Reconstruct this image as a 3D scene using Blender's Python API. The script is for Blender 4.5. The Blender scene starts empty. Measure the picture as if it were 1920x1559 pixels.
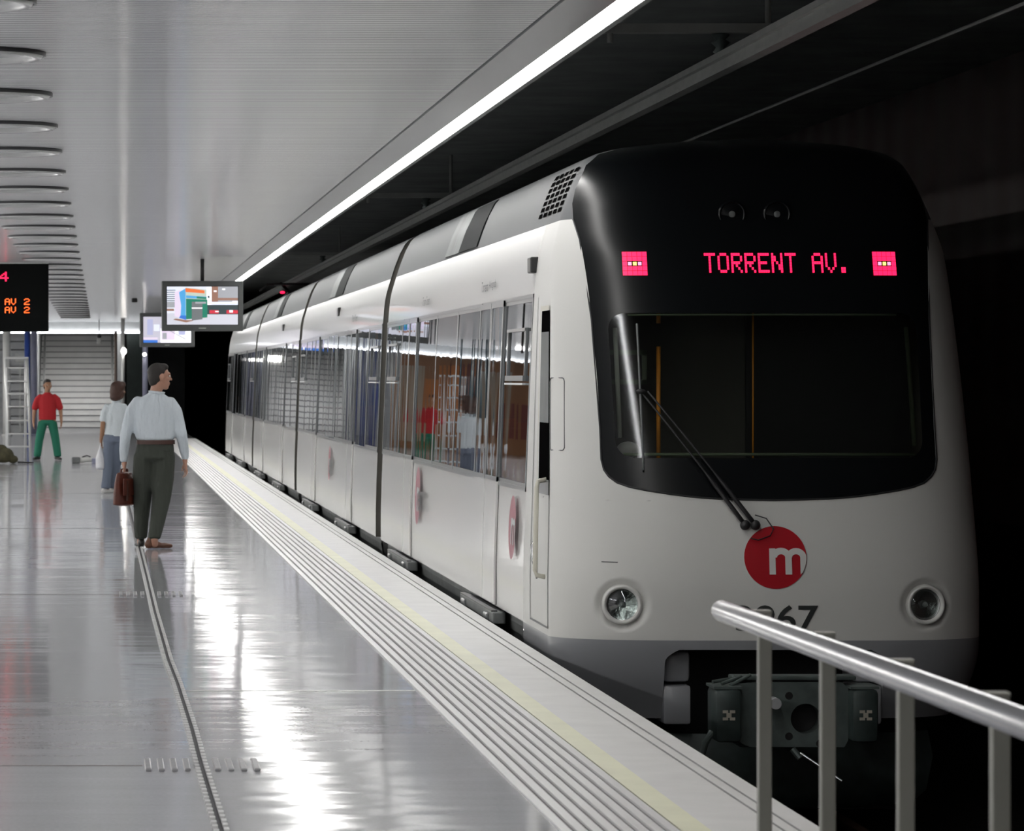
import bpy, bmesh, math, random
from mathutils import Vector, Matrix
random.seed(7)
C = bpy.context.scene.collection
PI = math.pi

# ------------------------------------------------------------------ camera
FPX = 7000.0                      # focal length in pixels of a 1920 px frame
EYE = 1.59
cam_d = bpy.data.cameras.new('camera'); cam = bpy.data.objects.new('camera', cam_d); C.objects.link(cam)
bpy.context.scene.camera = cam
cam.location = (0, 0, EYE); cam.rotation_euler = (PI/2, 0, 0)
cam_d.sensor_width = 36; cam_d.sensor_fit = 'HORIZONTAL'; cam_d.lens = FPX/1920*36
cam_d.shift_x = (960-190)/1920; cam_d.shift_y = -(779.5-712)/1920
cam_d.clip_start = 0.5; cam_d.clip_end = 400
cam_d.dof.use_dof = True; cam_d.dof.focus_distance = 23.5; cam_d.dof.aperture_fstop = 11

# ------------------------------------------------------------------ world, exposure
w = bpy.data.worlds.new('station_dark'); bpy.context.scene.world = w; w.use_nodes = True
w.node_tree.nodes['Background'].inputs[0].default_value = (0.5, 0.55, 0.6, 1)
w.node_tree.nodes['Background'].inputs[1].default_value = 0.0
vs = bpy.context.scene.view_settings
vs.view_transform = 'Standard'; vs.look = 'None'; vs.gamma = 1; vs.use_curve_mapping = False
vs.exposure = 0.0
STRIP = 22.0         # strength of the ceiling light strips
HALL_FILL = 24.0           # strength of the fill lights added over the hall to the left

# ------------------------------------------------------------------ materials
def _nt(name):
    m = bpy.data.materials.new(name); m.use_nodes = True
    return m, m.node_tree, m.node_tree.nodes['Principled BSDF']
def mat(name, col, rough=0.5, metal=0.0, coat=0.0, bump=0.0, bscale=(20,20,20), bdist=0.01, var=0.0, vscale=6.0, spec=0.5):
    m, nt, b = _nt(name)
    b.inputs['Base Color'].default_value = (*col, 1)
    b.inputs['Roughness'].default_value = rough; b.inputs['Metallic'].default_value = metal
    b.inputs['Coat Weight'].default_value = coat; b.inputs['Coat Roughness'].default_value = 0.06
    b.inputs['Specular IOR Level'].default_value = spec
    tc = nt.nodes.new('ShaderNodeTexCoord')
    if bump:
        mp = nt.nodes.new('ShaderNodeMapping'); mp.inputs['Scale'].default_value = bscale
        n = nt.nodes.new('ShaderNodeTexNoise'); n.inputs['Scale'].default_value = 1; n.inputs['Detail'].default_value = 3
        bp = nt.nodes.new('ShaderNodeBump'); bp.inputs['Strength'].default_value = bump; bp.inputs['Distance'].default_value = bdist
        nt.links.new(tc.outputs['Object'], mp.inputs['Vector']); nt.links.new(mp.outputs[0], n.inputs['Vector'])
        nt.links.new(n.outputs['Fac'], bp.inputs['Height']); nt.links.new(bp.outputs[0], b.inputs['Normal'])
    if var:
        n2 = nt.nodes.new('ShaderNodeTexNoise'); n2.inputs['Scale'].default_value = vscale; n2.inputs['Detail'].default_value = 6
        r = nt.nodes.new('ShaderNodeValToRGB')
        r.color_ramp.elements[0].position = 0.3; r.color_ramp.elements[1].position = 0.7
        r.color_ramp.elements[0].color = (*[c*(1-var) for c in col], 1); r.color_ramp.elements[1].color = (*[min(1, c*(1+var)) for c in col], 1)
        nt.links.new(tc.outputs['Object'], n2.inputs['Vector']); nt.links.new(n2.outputs['Fac'], r.inputs['Fac'])
        nt.links.new(r.outputs[0], b.inputs['Base Color'])
    return m
def emi(name, col, s):
    m, nt, b = _nt(name)
    b.inputs['Base Color'].default_value = (*[c*0.3 for c in col], 1)
    b.inputs['Emission Color'].default_value = (*col, 1); b.inputs['Emission Strength'].default_value = s
    b.inputs['Roughness'].default_value = 0.4
    return m
def wave_mat(name, col, axis, pitch, strength, dist, rough, coat=0.0, seam=None, metal=0.0, extra=0.0, escale=(1,1,1)):
    """ribbed sheet: sine bands along one axis, plus an optional soft unevenness"""
    m, nt, b = _nt(name)
    b.inputs['Base Color'].default_value = (*col, 1); b.inputs['Roughness'].default_value = rough
    b.inputs['Coat Weight'].default_value = coat; b.inputs['Metallic'].default_value = metal
    tc = nt.nodes.new('ShaderNodeTexCoord'); sp = nt.nodes.new('ShaderNodeSeparateXYZ')
    nt.links.new(tc.outputs['Object'], sp.inputs[0])
    mu = nt.nodes.new('ShaderNodeMath'); mu.operation = 'MULTIPLY'; mu.inputs[1].default_value = 2*PI/pitch
    nt.links.new(sp.outputs[axis], mu.inputs[0])
    si = nt.nodes.new('ShaderNodeMath'); si.operation = 'SINE'; nt.links.new(mu.outputs[0], si.inputs[0])
    bp = nt.nodes.new('ShaderNodeBump'); bp.inputs['Strength'].default_value = strength; bp.inputs['Distance'].default_value = dist
    nt.links.new(si.outputs[0], bp.inputs['Height'])
    if extra:
        mp = nt.nodes.new('ShaderNodeMapping'); mp.inputs['Scale'].default_value = escale
        n = nt.nodes.new('ShaderNodeTexNoise'); n.inputs['Scale'].default_value = 1; n.inputs['Detail'].default_value = 2
        b2 = nt.nodes.new('ShaderNodeBump'); b2.inputs['Strength'].default_value = 1; b2.inputs['Distance'].default_value = extra
        nt.links.new(tc.outputs['Object'], mp.inputs[0]); nt.links.new(mp.outputs[0], n.inputs['Vector'])
        nt.links.new(n.outputs['Fac'], b2.inputs['Height']); nt.links.new(b2.outputs[0], bp.inputs['Normal'])
    nt.links.new(bp.outputs[0], b.inputs['Normal'])
    return m
def glass_mat(name, tint, fmin=0.06, wob=0.0, wscale=(1,1,1), rough=0.02, ior=1.5):
    m, nt, b = _nt(name); nt.nodes.remove(b)
    out = nt.nodes['Material Output']
    tr = nt.nodes.new('ShaderNodeBsdfTransparent'); tr.inputs[0].default_value = (*tint, 1)
    gl = nt.nodes.new('ShaderNodeBsdfGlossy'); gl.inputs['Roughness'].default_value = rough; gl.inputs[0].default_value = (0.95, 0.97, 1, 1)
    fr = nt.nodes.new('ShaderNodeFresnel'); fr.inputs['IOR'].default_value = ior
    ad = nt.nodes.new('ShaderNodeMath'); ad.operation = 'ADD'; ad.inputs[1].default_value = fmin; ad.use_clamp = True
    mx = nt.nodes.new('ShaderNodeMixShader')
    nt.links.new(fr.outputs[0], ad.inputs[0]); nt.links.new(ad.outputs[0], mx.inputs[0])
    nt.links.new(tr.outputs[0], mx.inputs[1]); nt.links.new(gl.outputs[0], mx.inputs[2]); nt.links.new(mx.outputs[0], out.inputs[0])
    if wob:
        tc = nt.nodes.new('ShaderNodeTexCoord'); mp = nt.nodes.new('ShaderNodeMapping'); mp.inputs['Scale'].default_value = wscale
        n = nt.nodes.new('ShaderNodeTexNoise'); n.inputs['Scale'].default_value = 1; n.inputs['Detail'].default_value = 1
        bp = nt.nodes.new('ShaderNodeBump'); bp.inputs['Strength'].default_value = 1; bp.inputs['Distance'].default_value = wob
        nt.links.new(tc.outputs['Object'], mp.inputs[0]); nt.links.new(mp.outputs[0], n.inputs['Vector'])
        nt.links.new(n.outputs['Fac'], bp.inputs['Height'])
        nt.links.new(bp.outputs[0], gl.inputs['Normal']); nt.links.new(bp.outputs[0], fr.inputs['Normal'])
    return m

M = {}
# polished floor with long soft unevenness (streaky reflections)
def floor_mat():
    m, nt, b = _nt('polished_floor')
    tc = nt.nodes.new('ShaderNodeTexCoord')
    b.inputs['Roughness'].default_value = 0.09
    n0 = nt.nodes.new('ShaderNodeTexNoise'); n0.inputs['Scale'].default_value = 60; n0.inputs['Detail'].default_value = 4
    r = nt.nodes.new('ShaderNodeValToRGB'); r.color_ramp.elements[0].position = .35; r.color_ramp.elements[1].position = .65
    r.color_ramp.elements[0].color = (.45, .455, .485, 1); r.color_ramp.elements[1].color = (.49, .495, .525, 1)
    nt.links.new(tc.outputs['Object'], n0.inputs['Vector']); nt.links.new(n0.outputs['Fac'], r.inputs[0]); nt.links.new(r.outputs[0], b.inputs['Base Color'])
    prev = None
    for sc, d in (((0.5, 0.5, 1), 0.008), ((0.9, 2.4, 1), 0.0026), ((2.0, 7, 1), 0.0007)):
        mp = nt.nodes.new('ShaderNodeMapping'); mp.inputs['Scale'].default_value = sc
        n = nt.nodes.new('ShaderNodeTexNoise'); n.inputs['Scale'].default_value = 1; n.inputs['Detail'].default_value = 1
        bp = nt.nodes.new('ShaderNodeBump'); bp.inputs['Distance'].default_value = d
        nt.links.new(tc.outputs['Object'], mp.inputs[0]); nt.links.new(mp.outputs[0], n.inputs['Vector']); nt.links.new(n.outputs['Fac'], bp.inputs['Height'])
        if prev: nt.links.new(prev.outputs[0], bp.inputs['Normal'])
        prev = bp
    nt.links.new(prev.outputs[0], b.inputs['Normal'])
    return m
M['floor'] = floor_mat()
M['ceil'] = wave_mat('ribbed_ceiling_panels', (.78, .79, .79), 1, 0.093, 1.0, 0.0022, 0.14, extra=0.010, escale=(0.7, 1.1, 1))
M['fascia'] = mat('fascia_paint', (.42, .43, .44), .3, var=.03, vscale=1)
M['strip'] = emi('strip_diffuser', (1.0, .985, .96), STRIP)
M['hall'] = emi('hall_fill', (1.0, .97, .93), HALL_FILL)
M['farstrip'] = emi('far_diffuser', (.95, .97, 1.0), 7)
M['tactile'] = mat('tactile_ribs', (.80, .80, .80), .28, bump=.3, bscale=(30, 3, 30), bdist=.002)
M['tactile_base'] = mat('tactile_base', (.36, .34, .35), .4, var=.1)
M['yellow'] = mat('yellow_line', (.80, .80, .60), .4, var=.06, vscale=3)
M['coping'] = mat('edge_stone', (.72, .72, .71), .38, var=.05, vscale=4)
M['dark_gap'] = mat('dark_gap', (.06, .06, .065), .6)
M['seam'] = mat('floor_seam', (.22, .21, .21), .5, var=.1)
M['steel'] = mat('brushed_steel', (.46, .46, .47), .26, metal=1, bump=.15, bscale=(60, 60, 300), bdist=.001)
M['post'] = mat('post_steel', (.20, .20, .18), .5, metal=.6, var=.05)
M['stud'] = mat('stud_steel', (.50, .50, .51), .3, metal=.7, var=.1, vscale=40)
M['track_ceiling'] = mat('track_ceiling', (.24, .26, .25), .8, var=.2, vscale=2)
M['tunnel'] = mat('tunnel_darkness', (.012, .014, .014), .9, var=.3, vscale=2)  # near-black: the darkness of the unlit tunnel is put into the colour
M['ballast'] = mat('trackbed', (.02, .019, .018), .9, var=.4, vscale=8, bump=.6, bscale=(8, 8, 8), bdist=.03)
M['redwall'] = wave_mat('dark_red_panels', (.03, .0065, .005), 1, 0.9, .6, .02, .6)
M['rail'] = mat('rail_steel', (.18, .11, .08), .45, metal=.7)
M['rigid'] = mat('conductor_rail', (.36, .37, .35), .5, metal=.3, var=.08)
M['white'] = mat('train_white', (.80, .80, .785), .22, coat=.5, bump=.25, bscale=(1.5, .9, 2), bdist=.004)
M['white_nose'] = mat('train_white_nose', (.66, .66, .64), .40)
M['pit'] = mat('recess_black', (.004, .004, .004), 1.0, spec=0)  # flat black painted for the shade inside slit, seams and grille holes
M['grey'] = mat('train_grey', (.30, .31, .33), .30, coat=.3)
M['roofgrey'] = mat('train_roof_grey', (.13, .135, .14), .6, spec=.25, coat=0, bump=.25, bscale=(1.5, .8, 2), bdist=.004)
M['roofdark'] = mat('train_roof_dark', (.015, .018, .019), .7, spec=.08)
M['skirt'] = mat('train_skirt', (.16, .17, .17), .55, spec=.35, var=.2, vscale=3)
M['mask'] = mat('nose_mask_black', (.004, .005, .006), .26, spec=.28)
M['rubber'] = mat('black_rubber', (.02, .02, .022), .5)
M['black'] = mat('black_paint', (.012, .012, .013), .4)
M['window'] = glass_mat('side_window_glass', (.30, .30, .28), .08, wob=.0024, wscale=(1, 1.9, .5))
M['windscreen'] = glass_mat('windscreen_glass', (.80, .83, .80), .0, rough=.10)
M['frame'] = mat('window_frame', (.15, .16, .165), .3, coat=.4)
M['inner'] = mat('train_interior', (.12, .115, .10), .6)
M['innerpale'] = mat('train_interior_pale', (.42, .38, .30), .5)
M['hopper_brown'] = mat('hopper_brown_sheet', (.30, .21, .15), .6)
M['orange'] = mat('orange_pole', (.95, .36, .04), .5)
M['seat'] = mat('orange_seat', (.50, .12, .03), .6)
M['palepole'] = mat('pale_pole', (.62, .66, .58), .4)
M['trimgreen'] = mat('screen_trim', (.16, .20, .13), .5)
M['red'] = mat('logo_red', (.42, .004, .014), .35, coat=.2)
M['logo_faded'] = mat('logo_faded_red', (.36, .07, .11), .35)
M['ink'] = mat('number_ink', (.03, .035, .035), .4)
M['inkgrey'] = mat('ink_grey', (.16, .165, .17), .5)
M['lens'] = glass_mat('lamp_lens', (.75, .8, .78), .05)
M['reflector'] = mat('lamp_reflector', (.55, .57, .57), .18, metal=1, bump=.6, bscale=(60, 60, 60), bdist=.004)
M['led'] = emi('led_red', (1.0, .012, .07), 2.6)
M['ledhot'] = emi('led_pink', (1.0, .20, .32), 3.0)
M['ledyellow'] = emi('led_yellow', (1.0, .75, .12), 3.0)
M['ledamber'] = emi('led_amber', (1.0, .12, .02), 2.6)
M['iron'] = mat('coupler_iron', (.10, .125, .12), .45, metal=.4, var=.3, vscale=8)
M['irondark'] = mat('coupler_box', (.035, .05, .048), .45, metal=.2, var=.3, vscale=9)
M['chalk'] = mat('stencil_paint', (.34, .32, .27), .6)
M['knob'] = mat('pale_knob', (.35, .36, .37), .3)
M['bezel'] = mat('monitor_bezel', (.085, .09, .09), .35)
M['board'] = mat('board_black', (.004, .005, .005), .6, spec=.1)
M['wall'] = mat('wall_panel', (.50, .51, .51), .5, var=.04)
M['stair'] = mat('stair_stone', (.56, .56, .555), .55, var=.05, vscale=3)
M['nosing'] = mat('stair_nosing', (.16, .16, .17), .5)
M['bluepaint'] = mat('blue_paint', (.015, .05, .26), .4)
M['teal'] = mat('dark_teal_paint', (.02, .05, .065), .4)
M['poster1'] = mat('orange_panel', (.62, .20, .04), .5)
M['poster2'] = mat('beige_panel', (.50, .40, .30), .5)
M['poster3'] = mat('dark_red_panel', (.22, .04, .03), .5)
M['inkflat'] = mat('ink_flat', (.16, .165, .17), 1.0, spec=0)
M['mauve'] = mat('mauve_column', (.27, .28, .38), .4, var=.12, vscale=5)
M['palecol'] = mat('pale_column', (.52, .53, .51), .4)
M['brownpost'] = mat('brown_post', (.22, .16, .13), .5)
M['darkwall'] = mat('dark_green_wall', (.02, .028, .025), .8, var=.2)
M['brownwall'] = wave_mat('brown_wall_panels', (.36, .15, .05), 0, .9, .3, .01, .4)
M['alu'] = mat('aluminium', (.62, .63, .62), .35, metal=.5)
M['skin'] = mat('skin', (.45, .24, .17), .5)
M['skin2'] = mat('skin_tan', (.36, .19, .11), .5)
M['shirt'] = mat('shirt_pale_blue', (.62, .68, .73), .75, bump=.9, bscale=(11, 11, 3.5), bdist=.06)
M['blouse'] = mat('blouse_white', (.66, .72, .75), .75, bump=.9, bscale=(12, 12, 5), bdist=.05)
M['trousers'] = mat('trousers_dark_olive', (.045, .052, .042), .85, bump=.8, bscale=(9, 9, 3), bdist=.05)
M['jeans'] = mat('jeans_greyblue', (.15, .18, .24), .85, bump=.4, bscale=(8, 8, 3), bdist=.015)
M['tee'] = mat('tshirt_red', (.42, .012, .018), .8, bump=.4, bscale=(8, 8, 4), bdist=.02)
M['greenpants'] = mat('trousers_green', (.012, .16, .095), .8, bump=.4, bscale=(8, 8, 3), bdist=.02)
M['hair'] = mat('hair_dark', (.022, .018, .016), .6, bump=.6, bscale=(60, 60, 20), bdist=.006)
M['hairgrey'] = mat('hair_greying', (.12, .11, .10), .6, bump=.6, bscale=(60, 60, 20), bdist=.006)
M['hairbrown'] = mat('hair_brown', (.05, .018, .010), .5, bump=.6, bscale=(60, 60, 15), bdist=.006)
M['leather'] = mat('brown_leather', (.10, .022, .012), .42, bump=.4, bscale=(14, 14, 14), bdist=.008, var=.3, vscale=7)
M['shoe'] = mat('brown_shoe', (.12, .05, .03), .35)
M['shoedark'] = mat('black_shoe', (.02, .017, .016), .35)
M['shoewhite'] = mat('white_shoe', (.6, .6, .58), .4)
M['plasticbag'] = mat('white_plastic_bag', (.70, .71, .74), .5, bump=.6, bscale=(12, 12, 12), bdist=.01)
M['eye'] = mat('eye_white', (.7, .7, .68), .3)
M['belt'] = mat('belt_brown', (.06, .025, .018), .4)
M['canvas'] = mat('olive_canvas', (.07, .065, .035), .9, var=.4, vscale=12)
M['whitestuff'] = mat('white_sheet', (.6, .61, .62), .6, bump=.5, bscale=(10, 10, 10), bdist=.02)
M['ivory'] = mat('ivory_trim', (.62, .60, .52), .4)
M['greyball'] = mat('ivory_lamp', (.5, .5, .48), .4)
M['bulb'] = emi('spot_bulb', (1, .96, .9), 22)
M['stairfill'] = emi('stair_fill', (1.0, .98, .95), 60)
M['disc'] = mat('ceiling_disc', (.60, .61, .60), .2, coat=.3)
M['ring'] = mat('ceiling_ring', (.05, .05, .055), .35)

# ------------------------------------------------------------------ mesh builder
class MB:
    def __init__(s): s.v = []; s.f = []; s.mi = []; s.mats = []
    def m(s, name):
        if name not in s.mats: s.mats.append(name)
        return s.mats.index(name)
    def add(s, vs, fs, mn='white'):
        o = len(s.v); k = s.m(mn)
        s.v += [tuple(p) for p in vs]
        for f in fs: s.f.append([i+o for i in f]); s.mi.append(k)
    def box(s, x0, x1, y0, y1, z0, z1, mn='white', T=None):
        vs = [(x, y, z) for z in (z0, z1) for y in (y0, y1) for x in (x0, x1)]
        if T: vs = [T(Vector(p)) for p in vs]
        s.add(vs, [(0,2,3,1), (4,5,7,6), (0,1,5,4), (2,6,7,3), (0,4,6,2), (1,3,7,5)], mn)
    def bbox(s, x0, x1, y0, y1, z0, z1, b, mn='white'):
        """box with chamfered vertical and horizontal edges"""
        bm = bmesh.new(); bmesh.ops.create_cube(bm, size=1)
        for v in bm.verts:
            v.co = Vector(((x0+x1)/2+v.co.x*(x1-x0), (y0+y1)/2+v.co.y*(y1-y0), (z0+z1)/2+v.co.z*(z1-z0)))
        bmesh.ops.bevel(bm, geom=bm.edges[:], offset=b, segments=2, affect='EDGES', profile=.5)
        bm.verts.index_update()
        s.add([v.co[:] for v in bm.verts], [[v.index for v in f.verts] for f in bm.faces], mn); bm.free()
    def tube(s, pts, r, mn='white', n=10, caps=True):
        pts = [Vector(p) for p in pts]
        rs = r if isinstance(r, (list, tuple)) else [r]*len(pts)
        vs = []; fs = []; ref = None
        for i, p in enumerate(pts):
            d = (pts[min(i+1, len(pts)-1)]-pts[max(i-1, 0)]).normalized()
            if ref is None: ref = Vector((0, 0, 1)) if abs(d.z) < .9 else Vector((1, 0, 0))
            a = d.cross(ref).normalized(); bb = d.cross(a).normalized(); ref = -bb if False else ref
            for k in range(n):
                t = 2*PI*k/n; vs.append(p+(a*math.cos(t)+bb*math.sin(t))*rs[i])
        for i in range(len(pts)-1):
            for k in range(n):
                a0 = i*n+k; a1 = i*n+(k+1) % n
                fs.append((a0, a1, a1+n, a0+n))
        if caps: fs.append(tuple(range(n))[::-1]); fs.append(tuple((len(pts)-1)*n+k for k in range(n)))
        s.add(vs, fs, mn)
    def lathe(s, prof, n, M4, mn='white'):
        """profile (r, h) spun about local z, then placed by the matrix M4"""
        vs = []; fs = []
        for r, h in prof:
            for k in range(n):
                t = 2*PI*k/n; vs.append(M4 @ Vector((r*math.cos(t), r*math.sin(t), h)))
        for i in range(len(prof)-1):
            for k in range(n):
                a = i*n+k; b2 = i*n+(k+1) % n; fs.append((a, b2, b2+n, a+n))
        s.add(vs, fs, mn)
    def ell(s, c, r, mn='white', nu=14, nv=9, R=None):
        vs = []; fs = []
        for j in range(nv+1):
            ph = PI*j/nv
            for k in range(nu):
                t = 2*PI*k/nu
                p = Vector((r[0]*math.sin(ph)*math.cos(t), r[1]*math.sin(ph)*math.sin(t), r[2]*math.cos(ph)))
                if R: p = R @ p
                vs.append(p+Vector(c))
        for j in range(nv):
            for k in range(nu):
                a = j*nu+k; b2 = j*nu+(k+1) % nu
                fs.append((a, a+nu, b2+nu, b2))
        s.add(vs, fs, mn)
    def quad(s, a, b, c, d, mn='white'): s.add([a, b, c, d], [(0, 1, 2, 3)], mn)
    def build(s, name, parent=None, smooth=False, loc=None, auto=None, out=None):
        me = bpy.data.meshes.new(name); me.from_pydata(s.v, [], s.f)
        for mn in s.mats: me.materials.append(M[mn])
        me.polygons.foreach_set('material_index', s.mi)
        me.update()
        bm = bmesh.new(); bm.from_mesh(me); bmesh.ops.remove_doubles(bm, verts=bm.verts, dist=1e-5)
        bmesh.ops.recalc_face_normals(bm, faces=bm.faces)
        if out is not None:
            bm.normal_update()
            fl_ = [f for f in bm.faces if f.normal.dot(Vector(out)) < 0]
            if fl_: bmesh.ops.reverse_faces(bm, faces=fl_)
        bm.to_mesh(me); bm.free()
        if smooth:
            me.polygons.foreach_set('use_smooth', [True]*len(me.polygons))
            if auto is not None: me.set_sharp_from_angle(angle=auto)
        o = bpy.data.objects.new(name, me); C.objects.link(o)
        if parent: o.parent = parent
        if loc: o.location = loc
        return o
def tag(o, label, cat=None, group=None, kind=None):
    if label: o['label'] = label
    if cat: o['category'] = cat
    if group: o['group'] = group
    if kind: o['kind'] = kind
    return o
def thing(name, label, cat, loc=(0, 0, 0), rz=0, group=None):
    o = bpy.data.objects.new(name, None); C.objects.link(o); o.location = loc; o.rotation_euler = (0, 0, rz)
    o.empty_display_size = .2
    return tag(o, label, cat, group)
def struct(o, label=None):
    o['kind'] = 'structure'
    if label: o['label'] = label
    return o
def dup(root, loc=None, label=None):
    r = root.copy(); C.objects.link(r)
    if loc: r.location = loc
    if label: r['label'] = label
    for ch in list(root.children):
        c = ch.copy(); C.objects.link(c); c.parent = r
        for g in ch.children:
            d = g.copy(); C.objects.link(d); d.parent = c
    return r

# ------------------------------------------------------------------ room shell
ZC = 3.29                          # ceiling height: 1.70 m above the eye
b = MB(); b.box(-8, 1.61, -12, 124, -.15, 0, 'floor'); struct(b.build('floor'), 'polished light grey platform floor')
b = MB(); b.box(-8, 2.055, -12, 110, ZC, ZC+.06, 'ceil'); struct(b.build('ceiling'), 'finely ribbed pale metal ceiling over the platform')
# smooth border of the ceiling beside the light strip, with a thin shadow joint
b = MB(); b.box(2.07, 2.298, -12, 110, ZC-.005, ZC+.3, 'fascia'); b.box(2.055, 2.07, -12, 110, ZC+.03, ZC+.06, 'dark_gap')
b.box(2.43, 2.46, -12, 110, ZC-.005, 4.4, 'track_ceiling')
struct(b.build('trim_1'), 'smooth grey border along the ceiling edge')
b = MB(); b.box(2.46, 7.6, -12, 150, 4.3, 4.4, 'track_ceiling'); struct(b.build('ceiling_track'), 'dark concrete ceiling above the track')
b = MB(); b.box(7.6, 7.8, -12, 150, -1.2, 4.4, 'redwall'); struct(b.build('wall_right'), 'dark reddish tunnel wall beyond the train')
b = MB(); b.box(-8.2, -8, -12, 124, 0, ZC+.1, 'wall'); struct(b.build('wall_left'), 'pale wall of the hall')
b = MB(); b.box(-8, 1.6, -12.2, -12, -1.2, 4.4, 'wall'); struct(b.build('wall_behind'), 'wall behind the viewer')
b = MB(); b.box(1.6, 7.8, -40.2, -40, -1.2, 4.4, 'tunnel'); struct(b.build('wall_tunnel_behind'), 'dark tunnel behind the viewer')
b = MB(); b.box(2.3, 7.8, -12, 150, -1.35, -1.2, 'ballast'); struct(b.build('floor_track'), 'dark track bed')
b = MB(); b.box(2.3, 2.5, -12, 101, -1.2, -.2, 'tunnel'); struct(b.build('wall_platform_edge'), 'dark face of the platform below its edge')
# the tactile strip, the yellow line and the coping
b = MB(); b.box(1.61, 2.045, -12, 101, -.15, -.006, 'tactile_base')
n = 8; pw = .435/n
for i in range(n):
    x0 = 1.61+pw*i+.004; b.box(x0, x0+.034, -12, 101, -.01, .008, 'tactile')
struct(b.build('trim_2'), 'ribbed pale tactile strip along the platform')
b = MB(); b.box(2.045, 2.15, -12, 101, -.15, 0, 'yellow'); struct(b.build('trim_3'), 'pale yellow safety line')
b = MB()
b.box(2.15, 2.40, -12, 101, -.2, 0, 'coping'); b.box(2.412, 2.455, -12, 101, -.2, 0, 'coping'); b.box(2.467, 2.55, -12, 101, -.2, 0, 'coping')
b.box(2.40, 2.412, -12, 101, -.2, -.008, 'dark_gap'); b.box(2.455, 2.467, -12, 101, -.2, -.008, 'dark_gap')
struct(b.build('trim_4'), 'white edge coping of the platform with two grooves')
# floor between yellow line end and stairs on the right is dark
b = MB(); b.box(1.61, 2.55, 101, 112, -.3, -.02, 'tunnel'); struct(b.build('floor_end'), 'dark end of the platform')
# guide channel, a polyline on the floor
G = [(12.4, .427), (15.3, .412), (16.9, .412), (19.4, .398), (21.0, .38), (25.4, .366), (30, .365), (34.5, .36), (50, .35), (100, .33)]
b = MB()
for (ya, xa), (yb, xb) in zip(G[:-1], G[1:]):
    for o0, o1, h, mn in ((-.030, -.012, .004, 'seam'), (-.012, .008, .001, 'dark_gap'), (.008, .026, .004, 'stud')):
        b.add([(xa+o0, ya, h), (xa+o1, ya, h), (xb+o1, yb, h), (xb+o0, yb, h)], [(0, 1, 2, 3)], mn)
def gx(y):
    for (ya, xa), (yb, xb) in zip(G[:-1], G[1:]):
        if ya <= y <= yb: return xa+(xb-xa)*(y-ya)/(yb-ya)
    return G[0][1]
y = 12.4
while y < 36:
    x = gx(y); b.box(x-.031, x-.011, y, y+.05, .002, .013, 'tactile'); b.box(x+.008, x+.026, y+.04, y+.11, .002, .012, 'tactile'); y += .13
struct(b.build('trim_5'), 'beaded steel guide channel set in the floor')
b = MB()
for yy, x0, x1, wd in ((15.35, -8, .17, .03), (27.6, -8, .15, .02), (19.05, .43, 1.6, .03), (39.8, -8, 1.6, .03), (52, -8, 1.6, .03), (64.2, -8, 1.6, .03)):
    b.box(x0, x1, yy, yy+wd, 0, .0015, 'seam' if yy != 19.05 else 'tactile')
struct(b.build('trim_6'), 'thin seams across the floor')
def pad(y, label):
    t = thing('tactile_pad', label, 'floor marker', (gx(y), y, 0), 0, 'tactile bar pads across the guide channel')
    b = MB()
    for sgn in (-1, 1):
        for k in range(4):
            c = sgn*(.062+.053*k); b.bbox(c-.013, c+.013, -.21, .21, .0, .012, .004, 'stud')
    b.build('bars', t)
pad(15.35, 'row of short steel bars across the guide channel, nearest the viewer')
pad(27.6, 'row of short steel bars on the floor, nearest the feet of the walking man')
# portal, dark surfaces at the far end
b = MB(); b.box(.75, 2.5, 112, 112.3, 0, 4.4, 'tunnel'); b.box(.75, 1.2, 110.2, 110.4, 0, ZC, 'darkwall'); struct(b.build('wall_far'), 'end wall right of the stairs, near-black to stand in for the unlit tunnel opening')
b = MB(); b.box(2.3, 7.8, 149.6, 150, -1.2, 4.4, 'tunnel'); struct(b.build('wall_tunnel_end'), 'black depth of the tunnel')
b = MB(); b.box(-8, 1.2, 110, 110.3, 3.0, ZC+.06, 'wall'); struct(b.build('trim_7'), 'pale downstand above the stairs')
# stairs
b = MB()
nst = 22
for i in range(nst):
    z1 = .175*(i+1); y0 = 111+.3*i
    b.box(-1.85, .45, y0, 111+.3*nst+.3, z1-.175, z1, 'stair'); b.box(-1.85, .45, y0-.006, y0+.05, z1-.03, z1+.003, 'nosing')
tag(b.build('staircase'), 'wide pale stone staircase rising at the far end of the platform', 'staircase')
b = MB(); b.box(-2.0, -1.87, 110.6, 118.5, 0, 4.6, 'wall'); b.box(.47, .60, 110.6, 118.5, 0, 4.6, 'wall'); b.box(-8, 1.2, 118.5, 118.8, 0, 5, 'wall')
struct(b.build('wall_stairwell'), 'pale walls of the stairwell')
b = MB()
for k in range(14): b.box(-3.15, -2.0, 112.6, 112.7, .25*k, .25*k+.22, 'wall')
struct(b.build('wall_cladding'), 'pale horizontal cladding left of the stairs')
def handrail(x, label, mn):
    t = thing('stair_handrail', label, 'handrail', (x, 110.8, 0), 0, 'stair handrails')
    b = MB(); b.tube([(0, 0, .9), (0, .3, .95), (0, 6.2, 4.5)], .03, mn); b.build('rail', t, True)
    for k in range(4):
        b = MB(); yy = .15+1.7*k; b.tube([(0, yy, max(0, (yy-.2)/.3*.175)), (0, yy, .92+(yy-.3)*.593 if yy > .3 else .92)], .02, mn); b.build('post', t, True)
handrail(-1.72, 'pale handrail along the left side of the staircase', 'alu')
handrail(.33, 'handrail along the right side of the staircase', 'alu')
b = MB(); b.box(-8, 1.18, 109.9, 110, 2.95, 3.0, 'farstrip'); tag(b.build('end_light'), 'long thin strip light across the ceiling end above the stairs', 'light')
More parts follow.
